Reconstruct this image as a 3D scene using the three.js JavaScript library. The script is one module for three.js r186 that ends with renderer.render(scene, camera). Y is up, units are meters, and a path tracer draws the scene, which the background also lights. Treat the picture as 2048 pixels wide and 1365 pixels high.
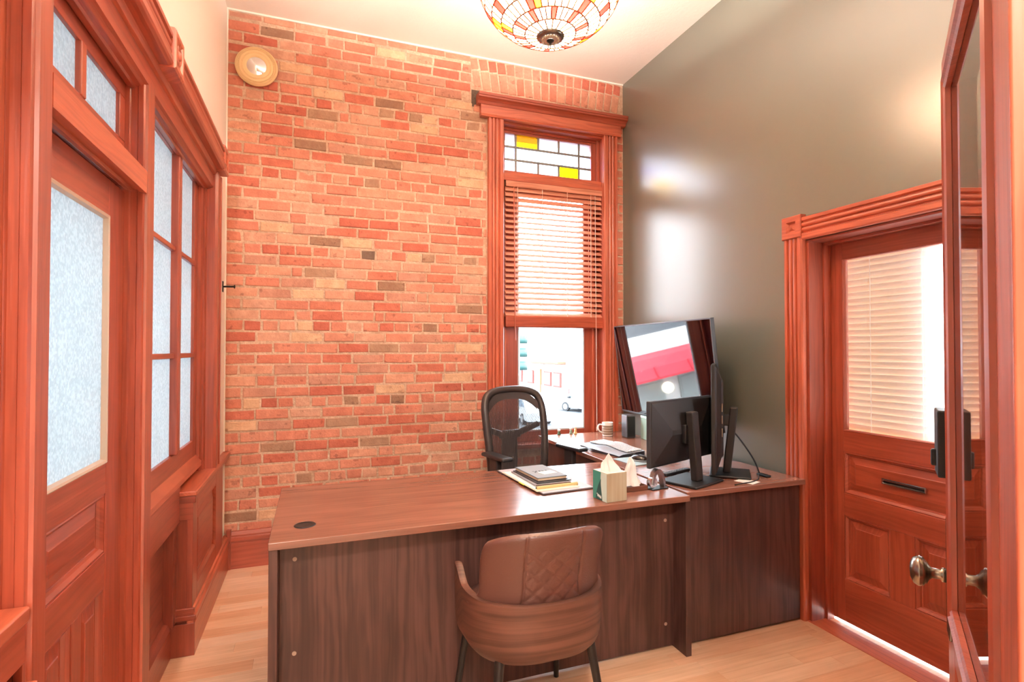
import * as THREE from 'three';
import { mergeGeometries } from 'three/addons/utils/BufferGeometryUtils.js';
import { RoundedBoxGeometry } from 'three/addons/geometries/RoundedBoxGeometry.js';

// ---------- camera, sky, exposure ----------
const scene = new THREE.Scene();
const camera = new THREE.PerspectiveCamera(2 * Math.atan(682.5 / 1072.9) * 180 / Math.PI, 2048 / 1365, 0.02, 300);
camera.rotation.order = 'YXZ';
camera.rotation.set(0.915 * Math.PI / 180, -20.1 * Math.PI / 180, 0);
camera.position.set(0, 1.45, 0);
scene.add(camera);
const SKY = 15.0, LAMP = 5.4, UNSEEN_HALL = 30.0;
scene.background = new THREE.Color(0.82, 0.92, 1.0);
scene.backgroundIntensity = SKY;
const renderer = new THREE.WebGLRenderer({ antialias: true });
renderer.toneMapping = THREE.LinearToneMapping;
renderer.toneMappingExposure = 1.46;
renderer.shadowMap.enabled = true;

// ---------- helpers ----------
const XL = -0.569, XR = 2.486, ZB = -4.0, CH = 3.743, ZF = -0.33;
let seed = 7;
function rnd() { seed = (seed + 0x6d2b79f5) | 0; let t = Math.imul(seed ^ (seed >>> 15), 1 | seed); t = (t + Math.imul(t ^ (t >>> 7), 61 | t)) ^ t; return ((t ^ (t >>> 14)) >>> 0) / 4294967296; }
const R = (a, b) => a + (b - a) * rnd();
const used = new Map();
function numbered(n) { const k = used.get(n) || 0; used.set(n, k + 1); return k ? n + '_' + String(k).padStart(3, '0') : n; }
function tag(o, label, category, group, kind) { o.userData.label = label; o.userData.category = category; if (group) o.userData.group = group; if (kind) o.userData.kind = kind; return o; }
function thing(name, label, category, pos = [0, 0, 0], ry = 0, group, kind) {
  const o = new THREE.Group(); o.name = numbered(name); o.position.set(...pos); o.rotation.y = ry; scene.add(o);
  return tag(o, label, category, group, kind);
}
const struct = (name, label, category, pos, ry) => thing(name, label, category, pos, ry, undefined, 'structure');
function prep(g) {
  if (g.index) g = g.toNonIndexed();
  for (const k of Object.keys(g.attributes)) if (!['position', 'normal', 'uv'].includes(k)) g.deleteAttribute(k);
  if (!g.attributes.normal) g.computeVertexNormals();
  if (!g.attributes.uv) g.setAttribute('uv', new THREE.BufferAttribute(new Float32Array(g.attributes.position.count * 2), 2));
  g.morphAttributes = {}; return g;
}
// uv in metres: u along the grain axis, v across it
function fin(g, axis, off) {
  g = prep(g); g.computeBoundingBox();
  const s = g.boundingBox.getSize(new THREE.Vector3()).toArray(), p = g.attributes.position, uv = g.attributes.uv;
  if (axis === undefined) axis = s.indexOf(Math.max(...s));
  const o1 = off ? off[0] : rnd() * 7, o2 = off ? off[1] : rnd() * 7, b = (axis + 1) % 3, c = (axis + 2) % 3;
  for (let i = 0; i < p.count; i++) { const v = [p.getX(i), p.getY(i), p.getZ(i)]; uv.setXY(i, v[axis] + o1, v[b] + v[c] + o2); }
  return g;
}
function box(x0, x1, y0, y1, z0, z1, r = 0.003, axis) {
  const w = x1 - x0, h = y1 - y0, d = z1 - z0, m = Math.min(w, h, d);
  r = Math.min(r, m * 0.45);
  const g = r > 0.0004 ? new RoundedBoxGeometry(w, h, d, 1, r) : new THREE.BoxGeometry(w, h, d);
  g.translate((x0 + x1) / 2, (y0 + y1) / 2, (z0 + z1) / 2);
  return fin(g, axis);
}
function flat(x0, x1, y0, y1, z0, z1, axis) { return box(x0, x1, y0, y1, z0, z1, 0, axis); }
function mesh(name, geos, mat, parent) {
  geos = [].concat(geos).map(prep);
  const m = new THREE.Mesh(geos.length > 1 ? mergeGeometries(geos) : geos[0], mat);
  m.name = name; m.castShadow = m.receiveShadow = true;
  if (parent) parent.add(m);
  return m;
}
function solo(name, geos, mat, label, category, group, kind) { const m = mesh(numbered(name), geos, mat, scene); return tag(m, label, category, group, kind); }
// extrude a closed outline (a, b) along L
function prism(pts, len, o, A, B, L, axis) {
  const sh = new THREE.Shape(pts.map((p) => new THREE.Vector2(p[0], p[1])));
  let g = new THREE.ExtrudeGeometry(sh, { depth: len, bevelEnabled: false, steps: 1 });
  const m = new THREE.Matrix4().makeBasis(new THREE.Vector3(...A), new THREE.Vector3(...B), new THREE.Vector3(...L)).setPosition(...o);
  g = prep(g); g.applyMatrix4(m);
  if (m.determinant() < 0) flipWinding(g);
  return fin(g, axis);
}
function flipWinding(g) { for (const k of ['position', 'normal', 'uv']) { const a = g.attributes[k], n = a.itemSize, r = a.array; for (let i = 0; i < a.count; i += 3) for (let c = 0; c < n; c++) { const t = r[(i + 1) * n + c]; r[(i + 1) * n + c] = r[(i + 2) * n + c]; r[(i + 2) * n + c] = t; } } return g; }
function flipAll(g) { g = flipWinding(prep(g)); const n = g.attributes.normal.array; for (let i = 0; i < n.length; i++) n[i] = -n[i]; return g; }
// rings of rectangles: prof = [[inset, z], ...]; cap closes the last ring. Faces +z.
function rectLoft(x0, x1, y0, y1, prof, cap, axis) {
  const P = [], quad = (a, b, c, d) => P.push(...a, ...b, ...c, ...a, ...c, ...d);
  const ring = ([i, z]) => [[x0 + i, y0 + i, z], [x1 - i, y0 + i, z], [x1 - i, y1 - i, z], [x0 + i, y1 - i, z]];
  for (let k = 0; k + 1 < prof.length; k++) { const a = ring(prof[k]), b = ring(prof[k + 1]); for (let j = 0; j < 4; j++) { const n = (j + 1) % 4; quad(a[j], a[n], b[n], b[j]); } }
  if (cap) { const a = ring(prof[prof.length - 1]); quad(a[0], a[1], a[2], a[3]); }
  const g = new THREE.BufferGeometry(); g.setAttribute('position', new THREE.BufferAttribute(new Float32Array(P), 3)); g.computeVertexNormals();
  return fin(g, axis);
}
function lathe(pts, seg = 32, axis = 1) { return fin(new THREE.LatheGeometry(pts.map((p) => new THREE.Vector2(p[0], p[1])), seg), axis); }
function cyl(r0, r1, h, x, y, z, seg = 20) { const g = new THREE.CylinderGeometry(r1, r0, h, seg); g.translate(x, y + h / 2, z); return fin(g, 1); }
function bar(a, b, r0, r1 = r0, seg = 12) {   // tapered round bar
  const A = new THREE.Vector3(...a), Bv = new THREE.Vector3(...b), d = Bv.clone().sub(A), l = d.length();
  const g = new THREE.CylinderGeometry(r1, r0, l, seg); g.translate(0, l / 2, 0);
  g.applyQuaternion(new THREE.Quaternion().setFromUnitVectors(new THREE.Vector3(0, 1, 0), d.normalize())); g.translate(...a);
  return fin(g);
}
function tube(pts, r, seg = 40, rs = 8, closed = false) { return fin(new THREE.TubeGeometry(new THREE.CatmullRomCurve3(pts.map((p) => new THREE.Vector3(...p)), closed), seg, r, rs, closed), 0); }
function sphere(r, x, y, z, sx = 1, sy = 1, sz = 1, seg = 20) { const g = new THREE.SphereGeometry(r, seg, Math.round(seg * 0.7)); g.scale(sx, sy, sz); g.translate(x, y, z); return fin(g, 0); }
function pane(x0, x1, y0, y1, z) { const g = new THREE.PlaneGeometry(x1 - x0, y1 - y0); g.translate((x0 + x1) / 2, (y0 + y1) / 2, z); return fin(g, 0, [R(0, 3), R(0, 3)]); }
// grid surface from a function (i/n, j/m) -> [x,y,z], smooth
function surf(f, n, m, closedU) {
  const P = [], I = [], U = [];
  for (let i = 0; i <= n; i++) for (let j = 0; j <= m; j++) { const p = f(i / n, j / m); P.push(...p); U.push(i / n, j / m); }
  for (let i = 0; i < n; i++) for (let j = 0; j < m; j++) { const a = i * (m + 1) + j, b = a + m + 1; I.push(a, b, a + 1, b, b + 1, a + 1); }
  const g = new THREE.BufferGeometry(); g.setAttribute('position', new THREE.BufferAttribute(new Float32Array(P), 3)); g.setAttribute('uv', new THREE.BufferAttribute(new Float32Array(U), 2)); g.setIndex(I); g.computeVertexNormals();
  return g;
}
function rot(g, ax, ang, px = 0, py = 0, pz = 0) { g.translate(-px, -py, -pz); g['rotate' + ax](ang); g.translate(px, py, pz); return g; }

// ---------- procedural textures ----------
const lat = new Map();
function lattice(n, s) { const k = n + ':' + s; if (!lat.has(k)) { let q = s * 7919 + n * 31 + 1; const a = new Float32Array(n * n); for (let i = 0; i < n * n; i++) { q = (Math.imul(q, 1664525) + 1013904223) | 0; a[i] = (q >>> 8) / 16777216; } lat.set(k, a); } return lat.get(k); }
function vn(u, v, n, m, s) {   // tileable value noise, u,v in 0..1, n x m cells
  const a = lattice(Math.max(n, m), s), N = Math.max(n, m), x = u * n, y = v * m, x0 = Math.floor(x), y0 = Math.floor(y), fx = x - x0, fy = y - y0, sx = fx * fx * (3 - 2 * fx), sy = fy * fy * (3 - 2 * fy);
  const g = (i, j) => a[(((j % m) + m) % m) * N + (((i % n) + n) % n)];
  return (g(x0, y0) * (1 - sx) + g(x0 + 1, y0) * sx) * (1 - sy) + (g(x0, y0 + 1) * (1 - sx) + g(x0 + 1, y0 + 1) * sx) * sy;
}
function fbm(u, v, n, m, s, oct = 4) { let r = 0, a = 0.5, t = 0; for (let k = 0; k < oct; k++) { r += a * vn(u, v, n << k, m << k, s + k); t += a; a *= 0.5; } return r / t; }
function tex(w, h, f, rep = 1, srgb = true) {
  const d = new Uint8Array(w * h * 4);
  for (let y = 0; y < h; y++) for (let x = 0; x < w; x++) { const c = f((x + 0.5) / w, (y + 0.5) / h), i = (y * w + x) * 4; for (let k = 0; k < 3; k++) d[i + k] = Math.max(0, Math.min(255, Math.round((c.length ? c[k] : c) * 255))); d[i + 3] = 255; }
  const t = new THREE.DataTexture(d, w, h); t.wrapS = t.wrapT = THREE.RepeatWrapping; t.magFilter = THREE.LinearFilter; t.minFilter = THREE.LinearMipmapLinearFilter; t.generateMipmaps = true;
  if (srgb) t.colorSpace = THREE.SRGBColorSpace;
  if (Array.isArray(rep)) t.repeat.set(...rep); else t.repeat.set(rep, rep);
  t.needsUpdate = true; return t;
}
const mix3 = (a, b, t) => [a[0] + (b[0] - a[0]) * t, a[1] + (b[1] - a[1]) * t, a[2] + (b[2] - a[2]) * t];
const sstep = (a, b, x) => { const t = Math.max(0, Math.min(1, (x - a) / (b - a))); return t * t * (3 - 2 * t); };
// stained timber: streaks along u
function woodTone(u, v, s, rings = 18) {
  const w = fbm(u, v, 3, 6, s) * 0.35, g = fbm(u, v + w * 0.15, 4, 96, s + 11, 3), r = 0.5 + 0.5 * Math.sin((v * rings + w * 9) * Math.PI * 2), b = fbm(u, v, 4, 10, s + 5, 3);
  return 0.45 * g + 0.25 * r * b + 0.45 * b;
}
const woodT = tex(512, 512, (u, v) => { const t = woodTone(u, v, 3); return mix3([0.82, 0.74, 0.69], [1, 0.98, 0.96], sstep(0.2, 0.75, t)); }, [0.8, 1.6]);
const woodB = tex(512, 512, (u, v) => fbm(u, v, 6, 128, 21, 3), [0.8, 1.6], false);
const walnutT = tex(512, 512, (u, v) => { const t = woodTone(u, v, 9, 9); return mix3([0.66, 0.61, 0.58], [1, 0.97, 0.95], sstep(0.2, 0.78, t)); }, [0.7, 1.3]);
const walnutS = tex(512, 512, (u, v) => { const t = woodTone(u, v, 17, 6); return mix3([0.87, 0.84, 0.82], [1, 0.97, 0.95], sstep(0.2, 0.78, t)); }, [0.6, 1.1]);
const brickT = tex(512, 512, (u, v) => { const a = fbm(u, v, 14, 14, 4), b = fbm(u, v, 70, 70, 8, 3), p = sstep(0.60, 0.72, fbm(u, v, 20, 20, 15, 4)), k = sstep(0.74, 0.84, fbm(u, v, 26, 26, 33, 3)); let c = mix3([0.82, 0.76, 0.73], [1, 0.98, 0.96], a * 0.75 + b * 0.4); c = mix3(c, [1, 1, 0.98], p * 0.5); return mix3(c, [0.6, 0.52, 0.5], k * 0.45); }, 1.1);
const brickB = tex(512, 512, (u, v) => 0.55 * fbm(u, v, 24, 24, 6) + 0.45 * fbm(u, v, 120, 120, 12, 2), 1.1, false);
const mortarT = tex(512, 512, (u, v) => mix3([0.66, 0.58, 0.52], [1, 0.98, 0.95], 0.55 * fbm(u, v, 12, 12, 44) + 0.5 * fbm(u, v, 90, 90, 45, 3)), 1);
const plasterB = tex(512, 512, (u, v) => 0.5 * fbm(u, v, 40, 40, 51) + 0.5 * fbm(u, v, 150, 150, 52, 2), 1.2, false);
const paintB = tex(512, 512, (u, v) => 0.6 * fbm(u, v, 90, 90, 61, 3) + 0.4 * fbm(u, v, 20, 20, 62), 1.6, false);
const mapleT = tex(512, 512, (u, v) => { const g = fbm(u, v, 4, 80, 71, 3), b = fbm(u, v, 5, 9, 73, 3); return mix3([0.82, 0.76, 0.7], [1, 0.99, 0.98], 0.5 * g + 0.6 * b); }, [0.9, 1.5]);
const hammerT = tex(512, 512, (u, v) => { const a = fbm(u, v, 60, 60, 81, 2), b = fbm(u, v, 5, 5, 83, 2); const t = sstep(0.3, 0.72, a); return mix3([0.9, 0.92, 0.93], [1, 1, 1], 0.75 * t + 0.3 * b); }, 2.2);
const hammerR = tex(512, 512, (u, v) => 0.93 + 0.07 * fbm(u, v, 60, 60, 81, 2), 2.2, false);
const hammerB = tex(512, 512, (u, v) => fbm(u, v, 60, 60, 81, 2), 2.2, false);
const leatherB = tex(256, 256, (u, v) => fbm(u, v, 60, 60, 91, 3), 3, false);
const plasticB = tex(256, 256, (u, v) => fbm(u, v, 80, 80, 95, 2), 5, false);

const std = (o) => new THREE.MeshStandardMaterial(o), phy = (o) => new THREE.MeshPhysicalMaterial(o);
const woodMat = (c, o = {}) => phy({ color: c, map: woodT, bumpMap: woodB, bumpScale: 0.0006, roughness: 0.42, clearcoat: 0.6, clearcoatRoughness: 0.28, ...o });
const M = {
  wood: woodMat('#a84e36'), woodDark: woodMat('#96442f'), woodLite: woodMat('#c36547'),
  walnut: phy({ color: '#5a3d37', map: walnutT, bumpMap: woodB, bumpScale: 0.0002, roughness: 0.45 }),
  walnutTop: phy({ color: '#8f6252', map: walnutS, roughness: 0.2 }),
  mortar: std({ color: '#e8cdb8', map: mortarT, bumpMap: brickB, bumpScale: 0.006, roughness: 0.95 }),
  plaster: std({ color: '#efe2d3', bumpMap: plasterB, bumpScale: 0.0008, roughness: 0.9 }),
  ceiling: std({ color: '#ece0d3', bumpMap: plasterB, bumpScale: 0.001, roughness: 0.9 }),
  olive: phy({ color: '#6a6b60', bumpMap: paintB, bumpScale: 0.00016, roughness: 0.29, ior: 1.6, clearcoat: 1, clearcoatRoughness: 0.28 }),
  black: std({ color: '#0d0d0f', bumpMap: plasticB, bumpScale: 0.0002, roughness: 0.45 }),
  grey: std({ color: '#2b2b2e', roughness: 0.45 }),
  brownBlack: std({ color: '#1b1513', bumpMap: plasticB, bumpScale: 0.0002, roughness: 0.5 }),
  chrome: std({ color: '#d9dadc', metalness: 1, roughness: 0.18 }),
  steel: std({ color: '#a9abad', metalness: 1, roughness: 0.35 }),
  bronze: std({ color: '#93897c', metalness: 1, roughness: 0.26 }),
  darkMetal: std({ color: '#2b2622', metalness: 0.8, roughness: 0.4 }),
  white: std({ color: '#eeeeec', roughness: 0.5 }),
  paper: std({ color: '#f1efe9', roughness: 0.85 }),
  clear: phy({ color: '#ffffff', transmission: 1, thickness: 0, roughness: 0, ior: 1.5 }),
  frost: phy({ color: '#d3e2e8', map: hammerT, transmission: 1, thickness: 0, roughness: 1, roughnessMap: hammerR, bumpMap: hammerB, bumpScale: 0.002, ior: 1.5, specularIntensity: 0.6 }),
};
// ---------- floor ----------
{
  const f = struct('floor', 'light maple plank floor running under the desks', 'floor');
  mesh('subfloor', flat(-0.8, XR + 0.2, -0.09, -0.0125, ZB - 0.2, 0.1), M.plaster, f);
  const tones = ['#f0cbac', '#ecc09e', '#f2d1b5', '#e9b997', '#eec6a6'].map((c) => phy({ color: c, map: mapleT, roughness: 0.36, clearcoat: 0.25, clearcoatRoughness: 0.25 }));
  const W = 0.0915, vars = [0.42, 0.56, 0.7, 0.86].map((l) => [0, 1].map(() => fin(new RoundedBoxGeometry(l - 0.0006, 0.012, W - 0.0006, 1, 0.0006), 0)));
  let row = 0;
  for (let z = ZB + 0.01 + W / 2; z < -0.1; z += W, row++) {
    let x = -0.78 - R(0, 0.5);
    while (x < XR + 0.13) {
      const k = Math.floor(rnd() * 4), l = [0.42, 0.56, 0.7, 0.86][k], g = vars[k][Math.floor(rnd() * 2)], e = Math.min(x + l, XR + 0.15), b = Math.max(x, -0.78);
      const m = new THREE.Mesh(g, tones[Math.floor(rnd() * 5)]); m.name = 'plank'; m.castShadow = m.receiveShadow = true;
      x += l; if (e - b < 0.03) continue;
      m.scale.x = (e - b) / l; m.position.set((b + e) / 2, -0.006, z); f.add(m);
    }
  }
}
// ---------- ceiling ----------
solo('ceiling', flat(-0.8, XR + 0.2, CH, CH + 0.15, ZB - 0.3, -0.13), M.ceiling, 'plain off-white plaster ceiling above the brick wall', 'ceiling', undefined, 'structure');

// ---------- right wall ----------
{
  const g = [flat(XR, XR + 0.2, 0, CH, ZB - 0.3, -2.175), flat(XR, XR + 0.2, 0, CH, -1.31, -0.13), flat(XR, XR + 0.2, 2.04, CH, -2.175, -1.31)];
  solo('wall_right', g, M.olive, 'olive grey satin painted wall behind the television', 'wall', undefined, 'structure');
}
// ---------- front wall round the doorway the camera stands in ----------
{
  const g = [flat(0.675, XR, 0, CH, -0.30, -0.13), flat(-0.8, -0.62, 0, CH, -0.30, -0.13), flat(-0.62, 0.675, 3.3, CH, -0.30, -0.13)];  // doorway head out of view, set high so hall light reaches the brick
  solo('wall_front', g, M.plaster, 'plaster wall beside the open glazed door nearest the viewer', 'wall', undefined, 'structure');
  const f = struct('trim_4', 'orange-brown door jamb at the right edge beside the open door', 'door frame');
  mesh('jamb', box(0.647, 0.677, 0, 3.3, -0.305, -0.125), M.woodLite, f);
  mesh('casing', box(0.65, 0.78, 0, 3.38, -0.325, -0.301), M.woodLite, f);
}
// unseen hallway behind the viewer, built round the lamp that lights the room
{
  const g = [flat(-2.2, 2.8, -0.09, -0.012, 0.1, 3.2), flat(-2.2, 2.8, CH, CH + 0.15, -0.13, 3.2), flat(-2.2, 2.8, 0, CH, 3.2, 3.35), flat(-2.35, -2.2, 0, CH, -0.13, 3.2), flat(2.8, 2.95, 0, CH, -0.13, 3.2), flat(-2.2, -0.8, 0, CH, -0.33, -0.13), flat(XR, 2.95, 0, CH, -0.33, -0.13)];
  solo('unseen_hallway', g, M.plaster, 'unseen cream plastered hallway behind the viewer, holding the lamp that lights the room', 'hallway', undefined, 'structure');
}

// ---------- brick wall ----------
const wallBack = struct('wall_back', 'exposed red brick wall with sandy mortar joints', 'wall');
{
  const W0 = 1.30, W1 = 2.37, Y0 = 0.66, Y1 = 3.30;   // window opening
  const sh = new THREE.Shape([[XL - 0.25, 0], [XR + 0.2, 0], [XR + 0.2, CH], [XL - 0.25, CH]].map((p) => new THREE.Vector2(...p)));
  sh.holes.push(new THREE.Path([[W0, Y0], [W0, Y1], [W1, Y1], [W1, Y0]].map((p) => new THREE.Vector2(...p))));
  const g = new THREE.ExtrudeGeometry(sh, { depth: 0.28, bevelEnabled: false }); g.translate(0, 0, ZB - 0.0035 - 0.28);
  mesh('mortar', fin(g, 0, [0, 0]), M.mortar, wallBack);
  const cols = ['#d48a73', '#cb7761', '#d99880', '#d79078', '#d18770', '#dba288', '#d6a58d', '#c36e5a', '#c9937e', '#d3846c'];
  const bm = cols.map((c) => std({ color: c, map: brickT, bumpMap: brickB, bumpScale: 0.004, roughness: 0.92 }));
  const odd = ['#a07c66', '#7d675a', '#b08c74', '#e2bb9a'].map((c) => std({ color: c, map: brickT, bumpMap: brickB, bumpScale: 0.004, roughness: 0.92 }));
  const pick = (x, y) => { const r = rnd(); if (r < 0.03) return odd[0]; if (r < 0.04) return odd[1]; if (r < 0.07) return odd[2]; if (r < 0.12) return odd[3]; return bm[Math.floor(rnd() * bm.length)]; };
  function brickGeo(w, h) {
    const z = R(-0.002, 0.003), g = rectLoft(-w / 2, w / 2, -h / 2, h / 2, [[0, -0.02], [0, -0.004], [0.0025, -0.001], [0.006, 0]], true, 0);
    const p = g.attributes.position, j = [0, 1, 2, 3].map(() => [R(-0.003, 0.003), R(-0.0028, 0.0028), R(-0.0022, 0.0022)]);
    for (let i = 0; i < p.count; i++) { const q = (p.getX(i) > 0 ? 1 : 0) + (p.getY(i) > 0 ? 2 : 0); p.setXYZ(i, p.getX(i) + j[q][0], p.getY(i) + j[q][1], p.getZ(i) + j[q][2] + z); }
    g.computeVertexNormals(); return g;
  }
  const list = [];
  const P = 0.0751, y00 = 0.56 - 7 * P;
  const inWin = (x, y, w) => x + w / 2 > 1.262 && x - w / 2 < 2.405 && y > 0.60 && y < 3.49;
  for (let k = 0; k < 50; k++) {
    const yc = y00 + k * P + R(-0.0015, 0.0015), head = k % 7 === 0;
    let x = XL + 0.004 - (head ? 0 : (k % 2 ? 0.105 : 0) + R(0, 0.02));
    while (x < XR - 0.01) {
      let L = head ? R(0.092, 0.104) : (rnd() < 0.07 ? R(0.06, 0.12) : R(0.193, 0.211));
      const gap = R(0.010, 0.015);
      let a = Math.max(x, XL + 0.003), b = Math.min(x + L, XR - 0.004);
      x += L + gap;
      if (b - a < 0.02) continue;
      const top = yc + 0.032;
      if (a < 1.262 && b > 1.262 && yc > 0.6 && yc < 3.47) b = 1.252;
      if (b > 2.405 && a < 2.417 && yc > 0.6 && yc < 3.47) a = 2.418;
      if (b - a < 0.02) continue;
      const xc = (a + b) / 2, w = b - a;
      if (inWin(xc, yc, w)) continue;
      if (top > 3.483 && b > 1.13) { if (a > 1.1) continue; b = 1.128; if (b - a < 0.03) continue; }
      if (top > CH - 0.012) continue;
      if (xc > 1.13 && xc < 1.26 && yc > 3.34 && yc < 3.47) continue;      // broken-out gap beside the window crown
      list.push([(a + b) / 2, yc, b - a, 0.0615, head ? 'header_brick' : 'brick', 0]);
    }
  }
  // thin closing course under the ceiling
  for (let x = XL + 0.01; x < 1.12;) { const L = R(0.19, 0.215); const b = Math.min(x + L, 1.125); list.push([(x + b) / 2, CH - 0.031, b - x, 0.04, 'brick', 0]); x += L + 0.01; }
  // soldier arch over the window: a short upper and a longer lower brick in each leaning column
  for (let i = 0, x = 1.165; x < 2.46; i++, x += 0.0735) {
    const t = (x - 1.83) / 0.66, lean = -t * 0.16;
    list.push([x + 0.07 * t * 0.16 * 1.2, 3.685, 0.062, 0.085, 'arch_brick', lean]); list.push([x - 0.05 * t * 0.16, 3.56, 0.062, 0.142, 'arch_brick', lean]);
  }
  const vis = (b) => { const [x, y, w] = b; if (x > -0.25 && x < 1.4 && y < 0.5 - 0.0) return 0; if (x > 1.25 && y < 0.65) return 0; return w * 1; };
  const str = list.filter((b) => b[4] === 'brick').sort((a, b) => vis(b) - vis(a)), keep = new Set(str.slice(0, 300));
  const rest = [];
  for (const b of list) {
    const [x, y, w, h, name, lean] = b, g = brickGeo(w, h); if (lean) g.rotateZ(lean); 
    if ((name === 'brick' && !keep.has(b)) || (name === 'header_brick' && vis(b) === 0)) { g.translate(x, y, ZB); rest.push(g); continue; }
    const m = mesh(name, g, name === 'arch_brick' ? (h < 0.1 ? bm[[0, 1, 7, 8, 4][Math.floor(rnd() * 5)]] : bm[[0, 2, 3, 5, 9][Math.floor(rnd() * 5)]]) : pick(x, y), wallBack); m.position.set(x, y, ZB);
  }
  // spread the remaining bricks over a few tones
  const groups = [[], [], []]; rest.forEach((g, i) => groups[i % 3].push(g));
  groups.forEach((gs, i) => { const m = mesh('remaining_bricks', gs, bm[[0, 2, 4][i]], wallBack); m.userData.kind = 'stuff'; });
  mesh('gap_shade', box(1.128, 1.2, 3.345, 3.478, ZB - 0.02, ZB - 0.003, 0.001), std({ color: '#6f6157', map: mortarT, bumpMap: brickB, bumpScale: 0.004, roughness: 0.95 }), wallBack);  // dark grey box stands in for shade inside the broken-out gap
  // white caulk bead where plaster meets brick
  mesh('caulk_bead', [box(XL - 0.01, XR, CH - 0.011, CH + 0.005, ZB - 0.01, ZB + 0.008, 0.003), box(XL - 0.012, XL + 0.008, 0.2, CH, ZB - 0.01, ZB + 0.007, 0.003)], M.plaster, wallBack);
}
// ---------- baseboard under the brick ----------
{
  const pr = [[0, 0], [0.02, 0], [0.02, 0.165], [0.015, 0.17], [0.015, 0.178], [0.024, 0.182], [0.024, 0.205], [0.018, 0.212], [0.018, 0.222], [0.012, 0.245], [0, 0.247]];
  const b = struct('baseboard_back', 'tall moulded red-brown baseboard along the brick wall', 'baseboard');
  mesh('baseboard', prism(pr, 2.95, [-0.52, 0, ZB + 0.004], [0, 0, 1], [0, 1, 0], [1, 0, 0], 0), M.wood, b);
  mesh('corner_block', box(-0.545, -0.517, 0, 0.262, ZB + 0.004, ZB + 0.034), M.woodDark, b);
}
// fluted casing outline: a across the width, b out of the wall
function fluted(w, d) {
  const p = [[0, 0], [0, d * 0.75], [w * 0.03, d], [w * 0.16, d], [w * 0.2, d * 0.62]];
  for (const c of [0.34, 0.56]) for (let i = 0; i <= 6; i++) { const t = -1 + i / 3; p.push([w * (c + t * 0.1), d * (0.62 + 0.38 * Math.sqrt(Math.max(0, 1 - t * t)))]); }
  p.push([w * 0.7, d * 0.62], [w * 0.74, d], [w * 0.95, d], [w, d * 0.8], [w, 0]);
  return p;
}
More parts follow.
